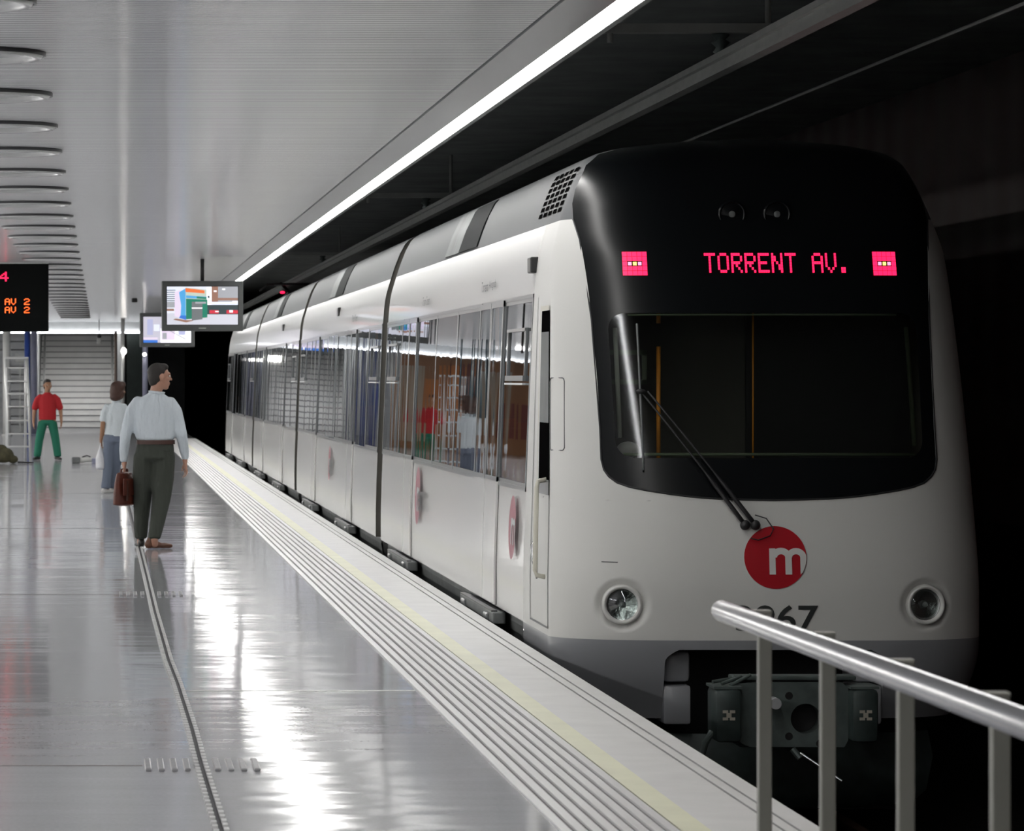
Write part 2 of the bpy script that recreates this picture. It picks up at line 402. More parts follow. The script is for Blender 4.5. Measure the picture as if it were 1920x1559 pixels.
b = MB(); b.box(-1.6, .2, 110.45, 110.6, 3.12, 3.16, 'stairfill'); tag(b.build('stair_fill_light'), 'unseen fill light added to brighten the staircase, behind the pale downstand', 'light')  # hidden lamp added to brighten the stairs
b = MB(); b.box(-1.7, .3, 110.3, 110.62, 3.16, 3.24, 'fascia'); struct(b.build('trim_8'), 'shelf added to carry the unseen stair fill light')
# columns
def col(x, y, r, z1, mn, name, label, square=False):
    b = MB()
    if square: b.bbox(-r, r, -r, r, 0, z1, .01, mn)
    else: b.tube([(0, 0, 0), (0, 0, z1)], r, mn, 20)
    b.tube([(0, 0, 0), (0, 0, .05)], r*1.35, mn, 20)
    o = b.build(name, None, not square, (x, y, 0)); tag(o, label, 'column')
col(-2.66, 105, .11, 3.29, 'palecol', 'round_column', 'pale round column behind the stepladder')
col(-2.08, 105, .085, 3.29, 'bluepaint', 'blue_column', 'deep blue column left of the staircase')
col(-1.90, 105.4, .085, 3.29, 'mauve', 'mauve_column', 'mauve-grey column right of the deep blue column')
col(.42, 109, .045, 3.0, 'brownpost', 'thin_post', 'thin brownish post at the right foot of the staircase')
col(.60, 104.6, .055, 3.29, 'alu', 'steel_column', 'slender grey steel column right of the staircase')
col(1.22, 104, .075, 3.0, 'mauve', 'dim_column', 'dim mauve column in front of the dark tunnel mouth', False)
# reflected hall further left: brown walls, coloured panels added for their reflection and columns
b = MB()
for x0, x1, z0, z1, mn in ((-5.6, -4.9, .9, 2.7, 'poster1'), (-4.75, -4.2, .9, 2.2, 'poster1'), (-4.1, -3.6, .2, 2.6, 'poster2'), (-6.6, -6.0, .2, 2.6, 'poster2'), (-7.3, -6.8, .5, 1.6, 'poster3'), (-5.9, -5.7, 0, 2.8, 'poster3')):
    b.box(x0, x1, 112.95, 113, z0, z1, mn)
b.box(-8, -3.15, 113, 113.2, 0, 3.0, 'brownwall'); struct(b.build('wall_hall_end'), 'brown end wall of the hall with coloured panels')
for x, y, label in ((-4.3, 96, 'blue hall column out to the left, near the end wall'), (-6.1, 92, 'blue hall column far to the left')):
    col(x, y, .16, 3.29, 'teal', 'hall_column', label)

# ------------------------------------------------------------------ ceiling lights
def strip(y0, y1, label, group):
    t = thing('strip_light', label, 'light', (0, 0, 0), 0, group)
    b = MB(); b.box(2.305, 2.425, y0+.07, y1-.07, ZC+.005, ZC+.02, 'strip'); b.build('diffuser', t)
    b = MB(); b.box(2.298, 2.43, y0, y1, ZC+.06, ZC+.12, 'fascia'); b.box(2.298, 2.305, y0, y1, ZC-.004, ZC+.06, 'fascia'); b.box(2.425, 2.43, y0, y1, ZC-.004, ZC+.06, 'fascia')
    b.build('housing', t)
    return t
pos = ['outside the frame above the viewer', 'outside the frame just ahead of the viewer']
k = 0; y = 21.2-9.1*4
names = {0: 'long light strip section above and behind the viewer', 1: 'long light strip section above the viewer',
         2: 'long light strip section just ahead of the viewer', 3: 'long bright light strip section nearest in view, at the top of the photo',
         4: 'long bright light strip section, second from the nearest', 5: 'long bright light strip section, third from the nearest', 6: 'long bright light strip section, fourth from the nearest'}
while y < 100:
    strip(y, y+9.1, names.get(k, 'far light strip section near the hanging screens'), 'light strip sections along the ceiling edge'); y += 9.1; k += 1
for i, yy in enumerate(range(0, 108, 12)):  # fill lights added out of view to brighten the platform
    b = MB(); b.box(-6.4, -6.0, 0, 10.5, ZC-.05, ZC-.002, 'hall')
    o = b.build('hall_fill_light', None, False, (0, yy-2, 0)); tag(o, 'long unseen fill light added under the hall ceiling to the left', 'light', 'added fill lights left of the frame')
# round discs in the ceiling
disc = None
for i in range(34):
    yy = 17.07-.4+2.74*i - 2.74*2
    if yy > 107: break
    if disc is None:
        disc = thing('ceiling_ring', 'round flush ring in the ribbed ceiling, one of the receding row at the left', 'ceiling ring', (-.70, yy, ZC), 0, 'round rings in a row along the ceiling')
        b = MB(); b.lathe([(.33, -.004), (.345, -.03), (.385, -.035), (.40, -.02), (.40, 0)], 48, Matrix(), 'disc'); b.lathe([(.40, -.022), (.412, -.022), (.412, 0)], 48, Matrix(), 'ring'); b.build('rim', disc, True)
        b = MB(); b.lathe([(.0001, -.012), (.12, -.012), (.13, -.004), (.30, -.004), (.33, -.004)], 48, Matrix(), 'disc'); b.build('plate', disc, True)
    else:
        dup(disc, (-.70, yy, ZC))

# ------------------------------------------------------------------ overhead conductor rail, cable, bracket
b = MB(); b.box(3.86, 3.97, -12, 148, 3.60, 3.64, 'rigid'); b.box(3.895, 3.935, -12, 148, 3.54, 3.60, 'rigid'); b.box(3.875, 3.955, -12, 148, 3.52, 3.545, 'rigid')
tag(b.build('conductor_rail'), 'grey overhead conductor rail running above the train', 'overhead rail')
b = MB(); b.tube([(5.3, -12, 3.75), (5.3, 148, 3.75)], .012, 'rigid', 6); tag(b.build('cable'), 'thin cable under the dark track ceiling', 'cable')
def bracket(y, label):
    t = thing('rail_bracket', label, 'bracket', (3.915, y, 0), 0, 'brackets of the conductor rail')
    b = MB(); b.box(-.75, .35, -.04, .04, 3.78, 3.84, 'rigid'); b.build('arm', t)
    b = MB(); b.tube([(-.7, 0, 3.72), (-.7, 0, 4.3)], .02, 'rigid'); b.build('hanger', t); b = MB(); b.tube([(.3, 0, 3.72), (.3, 0, 4.3)], .02, 'rigid'); b.build('hanger', t)
    b = MB(); b.lathe([(.01, 3.78), (.06, 3.77), (.03, 3.74), (.06, 3.72), (.03, 3.69), (.05, 3.66), (.01, 3.64)], 14, Matrix(), 'iron'); b.build('insulator', t, True)
bracket(23.6, 'dim bracket holding the conductor rail over the front of the train')
bracket(45, 'dim bracket holding the conductor rail over the second carriage')
bracket(66, 'dim bracket holding the conductor rail near the pantograph')

# ------------------------------------------------------------------ train
XC = 3.925
WZ = [(-.60, 1.05), (-.40, 1.14), (-.2, 1.24), (0, 1.275), (.3, 1.275), (.88, 1.257), (2.13, 1.205), (2.35, 1.185), (2.56, 1.13), (2.72, 1.075), (2.90, .99), (2.97, .90), (3.02, .7), (3.05, .4), (3.06, 0)]
def interp(tab, x):
    if x <= tab[0][0]: return tab[0][1]
    for (a, va), (b2, vb) in zip(tab[:-1], tab[1:]):
        if x <= b2: return va+(vb-va)*(x-a)/(b2-a)
    return tab[-1][1]
def sinterp(tab, x):
    """monotone cubic interpolation"""
    if x <= tab[0][0]: return tab[0][1]
    if x >= tab[-1][0]: return tab[-1][1]
    n = len(tab); d = [(tab[i+1][1]-tab[i][1])/(tab[i+1][0]-tab[i][0]) for i in range(n-1)]
    m = [d[0]]+[0 if d[i-1]*d[i] <= 0 else 2*d[i-1]*d[i]/(d[i-1]+d[i]) for i in range(1, n-1)]+[d[-1]]
    for i in range(n-1):
        if x <= tab[i+1][0]:
            h = tab[i+1][0]-tab[i][0]; t = (x-tab[i][0])/h
            return (2*t**3-3*t*t+1)*tab[i][1]+(t**3-2*t*t+t)*h*m[i]+(-2*t**3+3*t*t)*tab[i+1][1]+(t**3-t*t)*h*m[i+1]
def wz(z): return sinterp(WZ, z)
train = thing('metro_train', 'white and grey metro train with a black front mask, standing at the platform', 'train', (XC, 21.7, -1.05))
def P(o):                          # parent keeping world coordinates: parts are built in world space
    o.parent = train; o.matrix_parent_inverse = Matrix.Translation(train.location).inverted(); return o
def zlist(z0, z1, n=None):
    zs = [z0+(z1-z0)*i/(n or 1) for i in range((n or 1)+1)]
    zs += [a for a, _ in WZ if z0 < a < z1]
    return sorted(set(round(z, 5) for z in zs))
def side(b, y0, y1, z0, z1, mn, off=0, s=-1, ny=1, nz=1, ret=True):
    zs = zlist(z0, z1, nz); vs = []; fs = []
    ys = [y0+(y1-y0)*i/ny for i in range(ny+1)]
    for z in zs:
        for yy in ys: vs.append((XC+s*(wz(z)+off), yy, z))
    m = len(ys)
    for j in range(len(zs)-1):
        for i in range(ny): a = j*m+i; fs.append((a, a+1, a+1+m, a+m))
    if ret and off > 0:            # returns so the panel has thickness
        o = len(vs); per = [(j, 0) for j in range(len(zs))]+[(len(zs)-1, i) for i in range(1, m)]+[(j, m-1) for j in range(len(zs)-2, -1, -1)]+[(0, i) for i in range(m-2, -1, -1)]
        idx = [j*m+i for j, i in per]
        for q in idx:
            x, yy, z = vs[q]; vs.append((x-s*off, yy, z))
        for a in range(len(idx)-1): fs.append((idx[a], idx[a+1], o+a+1, o+a))
    b.add(vs, fs, mn)
ZB, ZT, ZR, ZS = .885, 2.13, 2.56, .07
def carriage(n, y0, y1, doors, hopper_spots, roofspots, label):
    b = MB()
    for s in (-1, 1):
        side(b, y0, y1, ZS, ZB, 'white', s=s, ny=8, nz=3)
        side(b, y0, y1, ZT, ZR, 'white', s=s, ny=8, nz=3)
    o = P(b.build('carriage_side', None, True)); o['label'] = label
    b = MB(); zs = zlist(ZR, 3.06, 4); vs = []; fs = []
    ring = [(-wz(z), z) for z in zs]+[(wz(z), z) for z in zs[::-1][1:]]
    for x, z in ring: vs += [(XC+x, y0, z), (XC+x, y1, z)]
    for i in range(len(ring)-1): fs.append((2*i, 2*i+1, 2*i+3, 2*i+2))
    b.add(vs, fs, 'roofgrey'); P(b.build('roof', None, True))
    b = MB()                                        # ends, floor, inner ceiling
    for yy in (y0+.02, y1-.02):
        pr = [(-wz(z), z) for z in zlist(ZS, 3.06, 6)]; pr = pr+[(-x, z) for x, z in pr[::-1][1:]]
        hole = .42
        b.add([(XC+x, yy, z) for x, z in pr], [tuple(range(len(pr)))], 'inner')
    b.box(XC-1.2, XC+1.2, y0+.05, y1-.05, .0, .06, 'inner'); b.box(XC-1.1, XC+1.1, y0+.05, y1-.05, 2.3, 2.34, 'innerpale')
    P(b.build('interior_shell'))
    b = MB(); side(b, y0+.1, y1-.1, -.62, ZS, 'skirt', off=-.06, s=-1, ny=1, nz=2, ret=False); side(b, y0+.1, y1-.1, -.62, ZS, 'skirt', off=-.06, s=1, ret=False)
    b.box(XC-1.0, XC+1.0, y0+.1, y1-.1, -.7, -.6, 'black'); P(b.build('skirt'))
    # windows on the right, one band
    b = MB(); side(b, y0, y1, ZB, ZT, 'window', s=1); P(b.build('window_band', out=(1, 0, 0)))
    b = MB(); side(b, y0, y1, ZB, ZB+.05, 'frame', off=.004, ret=False); side(b, y0, y1, ZT-.05, ZT, 'frame', off=.004, ret=False)
    P(b.build('window_surround'))
    # left: panes between the doors
    cuts = []
    cur = y0
    for d0, d1 in doors+[(y1, y1)]:
        span = d0-cur
        if span > .3:
            k = max(1, round(span/1.55))
            for i in range(k): cuts.append((cur+span*i/k, cur+span*(i+1)/k))
        cur = d1
    for a, c in cuts:
        b = MB(); yaw = random.uniform(-.0022, .0022); sh = random.uniform(-.002, .003)
        zs = zlist(ZB+.02, ZT-.02, 6); vs = []; fs = []
        ny = 2
        for z in zs:
            for i in range(ny+1):
                yy = a+.03+(c-a-.06)*i/ny
                vs.append((XC-(wz(z)+.002+sh+yaw*(yy-(a+c)/2)*.7), yy, z))
        m = ny+1
        for j in range(len(zs)-1):
            for i in range(ny): q = j*m+i; fs.append((q, q+1, q+1+m, q+m))
        b.add(vs, fs, 'window'); win = P(b.build('window', None, True, out=(-1, 0, 0)))
        b = MB(); side(b, a, a+.04, ZB, ZT, 'frame', off=.006); side(b, c-.04, c, ZB, ZT, 'frame', off=.006); side(b, a, c, ZB, ZB+.025, 'frame', off=.007); side(b, a, c, ZT-.025, ZT, 'frame', off=.007)
        fr = b.build('window_frame'); fr.parent = win
        for h0 in hopper_spots:
            if a-.2 <= h0 < c-.3:
                b = MB(); h1 = min(h0+1.05, c-.12)
                hz0, hz1 = 1.615, 1.90
                side(b, h0, h1, hz0-.035, hz0, 'frame', off=.02); side(b, h0, h1, hz0-.06, hz0-.047, 'alu', off=.022)
                side(b, h0, h1, hz1, hz1+.02, 'frame', off=.02); side(b, h0, h0+.03, hz0, hz1, 'frame', off=.012); side(b, h1-.03, h1, hz0, hz1, 'frame', off=.012)
                hp = b.build('hopper_frame'); hp.parent = win
                b = MB(); side(b, h0+.02, h1-.02, hz0, hz1, 'hopper_brown', off=-.03, ret=False)  # brown sheet added to give the hopper glass its brown tone
                P(b.build('brown_sheet'))
    for d0, d1 in doors:
        mid = (d0+d1)/2
        for a, c in ((d0, mid), (mid, d1)):
            b = MB(); side(b, a+.008, c-.008, ZS+.01, ZB+.02, 'white', off=.016, nz=3)
            dr = P(b.build('door', None, True, None, .6))
            b = MB(); side(b, a+.008, c-.008, ZB+.02, ZT-.01, 'window', off=.014, nz=4, ret=False); g = b.build('door_window', None, True, out=(-1, 0, 0))
            b2 = MB(); side(b2, a+.008, a+.06, ZB+.02, ZT-.01, 'frame', off=.018); side(b2, c-.06, c-.008, ZB+.02, ZT-.01, 'frame', off=.018); side(b2, a+.008, c-.008, ZB+.02, ZB+.05, 'frame', off=.019); side(b2, a+.008, c-.008, ZT-.05, ZT-.01, 'frame', off=.019); f2 = b2.build('door_frame')
            for q in (g, f2): q.parent = dr
        b = MB(); side(b, d0-.01, d0+.008, ZS, ZB, 'pit', off=.003, ret=False); side(b, mid-.009, mid+.009, ZS, ZB, 'pit', off=.003, ret=False); side(b, d1-.008, d1+.01, ZS, ZB, 'pit', off=.003, ret=False)
        P(b.build('door_seam'))
        b = MB(); b.bbox(XC-1.335, XC-1.25, d0-.35, d1+.35, -.03, .05, .01, 'skirt'); b.box(XC-1.34, XC-1.30, d0-.3, d1+.3, .05, .058, 'black')
        for q in (d0-.1, d1-.1): b.bbox(XC-1.355, XC-1.30, q, q+.2, -.05, .03, .01, 'frame')
        P(b.build('door_step'))
    for i, yy in enumerate([y0+1.4, (y0+y1)/2-2, (y0+y1)/2+2.4]):
        b = MB(); b.tube([(XC-.55, yy, .06), (XC-.55, yy, 2.3)], .018, 'orange'); P(b.build('grab_pole', None, True))
    for i in range(4):
        yy = y0+2.6+3*i
        b = MB(); b.bbox(XC-1.1, XC-.3, yy, yy+.45, .42, .5, .02, 'seat'); b.bbox(XC-1.1, XC-.3, yy+.42, yy+.5, .5, 1.25, .02, 'seat'); b.box(XC-.8, XC-.6, yy+.1, yy+.35, .06, .42, 'inner')
        P(b.build('seat', None, False))
    for r0, r1, mn in roofspots:
        b = MB(); side(b, r0, r1, ZR+.02, 2.93, mn, off=.012, nz=2); P(b.build('roof_cover', None, True, None, .6))
cars = [(23.45, 35.4), (36.05, 50.65), (51.25, 65.15), (65.75, 79.6)]
names4 = ['white side of the front carriage', 'white side of the second carriage', 'white side of the third carriage', 'white side of the rearmost carriage']
doorsets = [[(25.05, 26.6), (31.9, 33.45)], [(39.5, 41.1), (46.2, 47.8)], [(54.6, 56.2), (61.2, 62.8)], [(69.3, 70.9), (75.8, 77.4)]]
for i, (a, c) in enumerate(cars):
    hop = [a+.25, c-1.45]
    rc = (a+c)/2+(-1.5 if i == 0 else 0)
    roof = [(rc-.15, rc+1.2, 'roofdark'), (rc+1.25, rc+2.4, 'skirt')]
    carriage(i, a, c, doorsets[i], hop, roof, names4[i])
for i in range(3):
    ya, yb = cars[i][1], cars[i+1][0]
    b = MB(); zs = zlist(-.1, 3.0, 8)
    nb = 6
    vs = []; fs = []
    pr = [(-(wz(z)-.07), z) for z in zs]; pr += [(-x, z) for x, z in pr[::-1]]
    for j in range(nb*2+1):
        yy = ya-.02+(yb-ya+.04)*j/(nb*2); sc = 1 if j % 2 == 0 else .96
        for x, z in pr: vs.append((XC+x*sc, yy, z))
    m = len(pr)
    for j in range(nb*2):
        for q in range(m): fs.append((j*m+q, j*m+(q+1) % m, (j+1)*m+(q+1) % m, (j+1)*m+q))
    b.add(vs, fs, 'rubber'); P(b.build('gangway_bellows'))
# rear end of the rearmost carriage
b = MB()
zs = zlist(-.3, 3.06, 10); vs = []; fs = []
nt_ = 16
for z in zs:
    for k in range(nt_+1):
        t = -PI/2+PI*k/nt_; vs.append((XC+wz(z)*math.copysign(abs(math.sin(t))**.5, math.sin(t)), 79.6+.55*abs(math.cos(t))**.8, z))
m = nt_+1
for j in range(len(zs)-1):
    for k in range(nt_): fs.append((j*m+k, j*m+k+1, (j+1)*m+k+1, (j+1)*m+k))
b.add(vs, fs, 'white'); P(b.build('rear_nose', None, True))

# ---- nose
YN = [(-.6, 21.98), (-.4, 21.9), (-.1, 21.76), (.1, 21.72), (.3, 21.72), (.9, 21.81), (2.3, 22.24), (2.6, 22.36), (2.9, 22.50), (3.0, 22.62), (3.06, 22.8)]
PN = .42; YBK = 23.45
_pl = []                            # plan curve, by arc length: (u, g)
def g_of(u): return max(0.0, 1-abs(u)**4.2)**.55
us = [math.sin(PI/2*i/400) for i in range(401)]
_arc = [0.0]
for a, c in zip(us[:-1], us[1:]): _arc.append(_arc[-1]+math.hypot((c-a)*1.25, (g_of(c)-g_of(a))*PN))
LARC = _arc[-1]
def u_of_arc(s):
    lo, hi = 0, 400
    while hi-lo > 1:
        mid = (lo+hi)//2
        if _arc[mid] <= s: lo = mid
        else: hi = mid
    f = (s-_arc[lo])/(_arc[hi]-_arc[lo]+1e-12); return us[lo]+(us[hi]-us[lo])*min(1, max(0, f))
def arc_of_u(u):
    lo, hi = 0, 400
    while hi-lo > 1:
        mid = (lo+hi)//2
        if us[mid] <= u: lo = mid
        else: hi = mid
    f = (u-us[lo])/(us[hi]-us[lo]+1e-12); return _arc[lo]+(_arc[hi]-_arc[lo])*min(1, max(0, f))
LS = .95                            # length given to the straight part
DISH = [(-.885, .275), (.885, .275)]
def S(t, z, off=0.0):
    """t: signed arc length from the centre; beyond LARC it runs back along the side"""
    sg = -1 if t < 0 else 1; a = abs(t); wd = wz(z); yn = sinterp(YN, z); y0 = yn+PN
    if a <= LARC:
        u = u_of_arc(a); x = wd*u; yy = y0-PN*g_of(u)
        for dx, dz in DISH:
            r = math.hypot(sg*x-dx, z-dz)
            if r < .15: yy += .055*(1-(r/.15)**4) if r > .09 else .055*(1-(.6)**4)
        nx = abs(u)**6; return Vector((XC+sg*(x+off*nx), yy-off*(1-nx*.5), z))
    f = (a-LARC)/LS; return Vector((XC+sg*(wd+off), y0+(YBK-y0)*f, z))
def T(x, z):                        # lateral offset from the centre -> arc coordinate
    u = min(.9999, abs(x)/max(wz(z), 1e-4)); return math.copysign(arc_of_u(u), x)
def SX(x, z, off=0.0): return S(T(x, z), z, off)
MASK = [(.885, 0), (.888, .15), (.893, .32), (.905, .48), (.92, .60), (.94, .73), (.96, .83), (.985, .90), (1.02, .945), (1.06, .972), (1.12, .985), (1.3, .985), (1.95, 1.005), (2.43, 1.045), (2.56, 1.07), (2.66, 1.065), (2.75, 1.04), (2.9, .965), (2.97, .88), (3.02, .69), (3.05, .395), (3.06, 0)]
def mask_hw(z): return interp(MASK, z) if z < 1.3 or z > 2.56 else sinterp(MASK, z)
GZ0, GZ1 = 1.13, 1.985
def glass_hw(z):
    h = .90+.02*(z-1.13)
    for e, sgn in ((GZ0, 1), (GZ1, -1)):
        d = abs(z-e)
        if d < .1: h -= .1-math.sqrt(max(0, .01-(.1-d)**2))
    return h
TMAX = LARC+LS
def block(name, zs, lf, rf, n, mn, smooth=True, off=0.0):
    b = MB(); vs = []; fs = []
    for z in zs:
        a, c = lf(z), rf(z)
        for i in range(n+1): vs.append(S(a+(c-a)*i/n, z, off))
    m = n+1
    for j in range(len(zs)-1):
        for i in range(n): q = j*m+i; fs.append((q, q+1, q+1+m, q+m))
    b.add(vs, fs, mn); return b
def dense(z0, z1, dz, extra=()):
    k = max(1, round((z1-z0)/dz)); zs = [z0+(z1-z0)*i/k for i in range(k+1)]+[e for e in extra if z0 < e < z1]
    return sorted(set(round(z, 6) for z in zs))
mz = [z for z, _ in MASK]
lo = dense(ZS, .885, .013)
hi = dense(.885, 2.56, .02, mz+[.886, .8865, .887, .89, .897, .90, .93, .95, .97])
def merge(bs):
    r = MB()
    for q in bs:
        for mn in q.mats: r.m(mn)
        o = len(r.v); r.v += q.v
        for f, k in zip(q.f, q.mi): r.f.append([i+o for i in f]); r.mi.append(r.mats.index(q.mats[k]))
    return r
tm = lambda z: T(mask_hw(z), z)
nose = merge([block('n', lo, lambda z: -TMAX, lambda z: 0.0, 130, 'white_nose'), block('n', lo, lambda z: 0.0, lambda z: TMAX, 130, 'white_nose'),
              block('n', hi, lambda z: -TMAX, lambda z: -tm(z), 60, 'white_nose'), block('n', hi, lambda z: tm(z), lambda z: TMAX, 60, 'white_nose')])
o = P(nose.build('nose_shell', None, True)); o['label'] = 'rounded white nose of the cab'
top = dense(2.56, 3.06, .02, mz+[2.97, 3.02, 3.05])
rf_ = merge([block('n', top, lambda z: -TMAX, lambda z: -tm(z), 24, 'roofgrey'), block('n', top, lambda z: tm(z), lambda z: TMAX, 24, 'roofgrey')])
P(rf_.build('cab_roof_side', None, True))
tg = lambda z: T(glass_hw(z), z)
low = [z for z in hi if z <= GZ0]+[GZ0]; midz = dense(GZ0, GZ1, .02); upz = [GZ1]+[z for z in hi+top if z > GZ1]
edge = [GZ0+.1*(1-math.cos(PI/2*i/8)) for i in range(9)]+[GZ1-.1*(1-math.cos(PI/2*i/8)) for i in range(9)]
midz = sorted(set([round(z, 6) for z in midz+edge]))
low = sorted(set(low)); upz = sorted(set(upz))
mk_ = merge([block('m', low, lambda z: -tm(z), tm, 60, 'mask'), block('m', midz, lambda z: -tm(z), lambda z: -tg(z), 14, 'mask'),
             block('m', midz, tg, tm, 14, 'mask'), block('m', upz, lambda z: -tm(z), tm, 60, 'mask')])
o = P(mk_.build('front_mask', None, True)); o['label'] = 'glossy black mask around the windscreen'
ws = block('g', midz, lambda z: -tg(z), tg, 40, 'windscreen'); ws = P(ws.build('windscreen', None, True, out=(0, -1, 0)))
# rubber line round the mask
b = MB(); pts = [SX(-x, z, .002) for z, x in MASK[::-1] if .88 < z < 2.57]+[SX(x, z, .002) for z, x in MASK[1:] if z < 2.57]
b.tube(pts, .006, 'rubber', 6); P(b.build('mask_seal', None, True))
# trim inside the windscreen
def sub(o, par):
    o.parent = par; return o          # the parent part already sits at the world origin
b = MB(); b.tube([SX(x/10, GZ1-.01, -.02) for x in range(-8, 9)], .007, 'trimgreen', 6)
b.tube([SX(.86, 1.2+.7*i/6, -.03) for i in range(7)], .014, 'trimgreen', 6); b.tube([SX(-.86, GZ0+.02, -.03), SX(.86, GZ0+.02, -.03)], .01, 'trimgreen', 6)
sub(b.build('inner_trim', None, True), ws)
b = MB(); b.tube([(XC-.82, 22.35, 1.24), (XC-.85, 22.35, 1.90)], .014, 'palepole'); P(b.build('pale_grab_bar', None, True))
# cab interior: floor, desk, rear wall, ceiling
b = MB(); b.box(XC-1.15, XC+1.15, 22.15, YBK, .0, .06, 'black'); b.box(XC-1.0, XC+1.0, 22.4, YBK, 2.28, 2.32, 'black')
b.box(XC-1.1, XC+1.1, 22.12, 22.7, .5, 1.10, 'black'); P(b.build('cab_desk'))
b = MB(); b.box(XC+.1, XC+1.12, 23.3, 23.34, .06, 2.3, 'black'); P(b.build('cab_partition'))
b = MB()
for x0, x1, z0, z1 in ((-1.0, -.60, 1.74, 1.77), (-1.0, -.60, 1.56, 1.59), (-.63, -.60, 1.56, 1.77)): b.box(XC+x0, XC+x1, 22.75, 22.77, z0, z1, 'trimgreen')
P(b.build('cab_notice_frame'))
b = MB(); b.tube([(XC-.56, 22.55, 1.05), (XC-.56, 22.55, 1.79)], .013, 'orange'); P(b.build('orange_grab_pole', None, True))
b = MB(); b.tube([(XC-.56, 22.55, 1.93), (XC-.56, 22.55, 1.99)], .013, 'orange'); b.tube([(XC+.02, 22.6, 1.1), (XC+.02, 22.6, 2.0)], .006, 'orange'); P(b.build('orange_grab_pole', None, True))
b = MB(); b.ell((XC-.78, 22.3, 1.17), (.07, .05, .05), 'greyball'); P(b.build('desk_lamp', None, True))
# side of the cab: door gap window, seams, grab rail, hatch
b = MB()
def lside(b, a0, a1, z0, z1, mn, off):
    """strip lying on the left side of the cab; a0, a1: distance behind the corner"""
    zs = [z0+(z1-z0)*i/10 for i in range(11)]; vs = []; fs = []
    for z in zs:
        for a in (a0, (a0+a1)/2, a1): vs.append(S(-(LARC+a), z, off))
    for j in range(10):
        for i in range(2): q = 3*j+i; fs.append((q, q+1, q+4, q+3))
    b.add(vs, fs, mn)
CY0, CY1 = .0, .42
lside(b, CY0, CY1, .90, 2.01, 'pit', .004); lside(b, CY0+.02, CY1-.02, 1.33, 1.88, 'skirt', .006)
lside(b, CY0, CY1, .90, .99, 'frame', .007)
P(b.build('cab_door_window'))
b = MB(); lside(b, CY1+.0, CY1+.03, .90, 2.05, 'ivory', .01); lside(b, CY0, CY1+.03, 2.01, 2.04, 'ivory', .01); P(b.build('cab_window_trim'))
b = MB()
for y0_ in (.0, .66): lside(b, y0_, y0_+.016, .12, 2.1 if y0_ > .5 else .90, 'inkgrey', .003)
lside(b, .0, .67, .11, .122, 'inkgrey', .003); P(b.build('cab_door_seam'))
b = MB(); b.tube([S(-LARC-.12, .99, .0), S(-LARC-.12, .98, .05), S(-LARC-.12, .94, .06), S(-LARC-.12, .45, .06), S(-LARC-.12, .42, .05), S(-LARC-.12, .41, .0)], .015, 'ivory'); P(b.build('grab_rail', None, True))
b = MB(); b.tube([S(-LARC-.45, .62, .0), S(-LARC-.45, .58, .03), S(-LARC-.4, .5, .03), S(-LARC-.4, .38, .0)], .010, 'steel'); P(b.build('door_handle', None, True))
b = MB()                              # outline of the hatch on the corner
t0, t1 = -(LARC-.02), -(LARC-.19); za, zb = 1.17, 1.60; pts = []
for cx, cz, a0 in ((t0+.02, zb-.02, 90), (t0+.02, za+.02, 180), (t1-.02, za+.02, 270), (t1-.02, zb-.02, 0)):
    for k in range(5):
        a = math.radians(a0+22.5*k); pts.append(S(cx+.02*math.cos(a)*(1), cz+.02*math.sin(a), .002))
pts.append(pts[0]); b.tube(pts, .0035, 'inkgrey', 5); P(b.build('hatch_outline', None, True))
# ventilation grille on the roof side
b = MB()
for r in range(7):
    for c_ in range(5):
        zc = 2.635+.041*r; yc = 22.93+.25*c_; off = .004
        vs = [(XC-(wz(z)+off), yy, z) for z in (zc-.014, zc+.014) for yy in (yc-.085, yc+.085)]
        b.add(vs, [(0, 1, 3, 2)], 'pit')
P(b.build('vent_grille'))
# marker blob above the cab window
b = MB(); b.bbox(XC-wz(2.36)-.05, XC-wz(2.36)+.02, 23.42, 23.60, 2.26, 2.36, .01, 'black'); P(b.build('side_camera'))
for yy, s_ in ((36.9+6, 1), (56, 1)):
    b = MB(); b.bbox(XC-wz(2.4)-.03, XC-wz(2.4)+.02, yy, yy+.2, 2.32, 2.42, .01, 'black'); P(b.build('side_camera'))

# ---- bumper
def hc(z): return .64 if z < -.06 else .64-(.10-math.sqrt(max(0, .01-(z+.06)**2))) if z < .03 else 0
bz = dense(-.40, .015, .02)
bz2 = dense(.015, ZS, .015)
bt = lambda z: T(.64 if z <= -.06 else .64-.08*((z+.06)/.075)**2, z)
bp_ = merge([block('b', bz, lambda z: -TMAX, lambda z: -bt(z), 40, 'grey'), block('b', bz, bt, lambda z: TMAX, 40, 'grey'),
             block('b', bz2, lambda z: -TMAX, lambda z: 0.0, 60, 'grey'), block('b', bz2, lambda z: 0.0, lambda z: TMAX, 60, 'grey')])
P(bp_.build('bumper', None, True))
b = MB()                              # inner faces of the cut-out, and the black recess
for s_ in (-1, 1):
    vs = []; fs = []
    zs = [.015-.415*i/12 for i in range(13)]
    for z in zs:
        hw = .64 if z <= -.06 else .64-.08*((z+.06)/.075)**2
        p = SX(hw*s_, z); vs += [p, (p[0], p[1]+.35, p[2])]
    for j in range(12): fs.append((2*j, 2*j+1, 2*j+3, 2*j+2))
    b.add(vs, fs, 'grey')
b.box(XC-.56, XC+.56, 21.76, 22.1, .012, .02, 'grey')
P(b.build('cutout_lining', None, False))
b = MB(); b.box(XC-.9, XC+.9, 22.5, 22.6, -1.0, .05, 'black'); P(b.build('recess_back'))
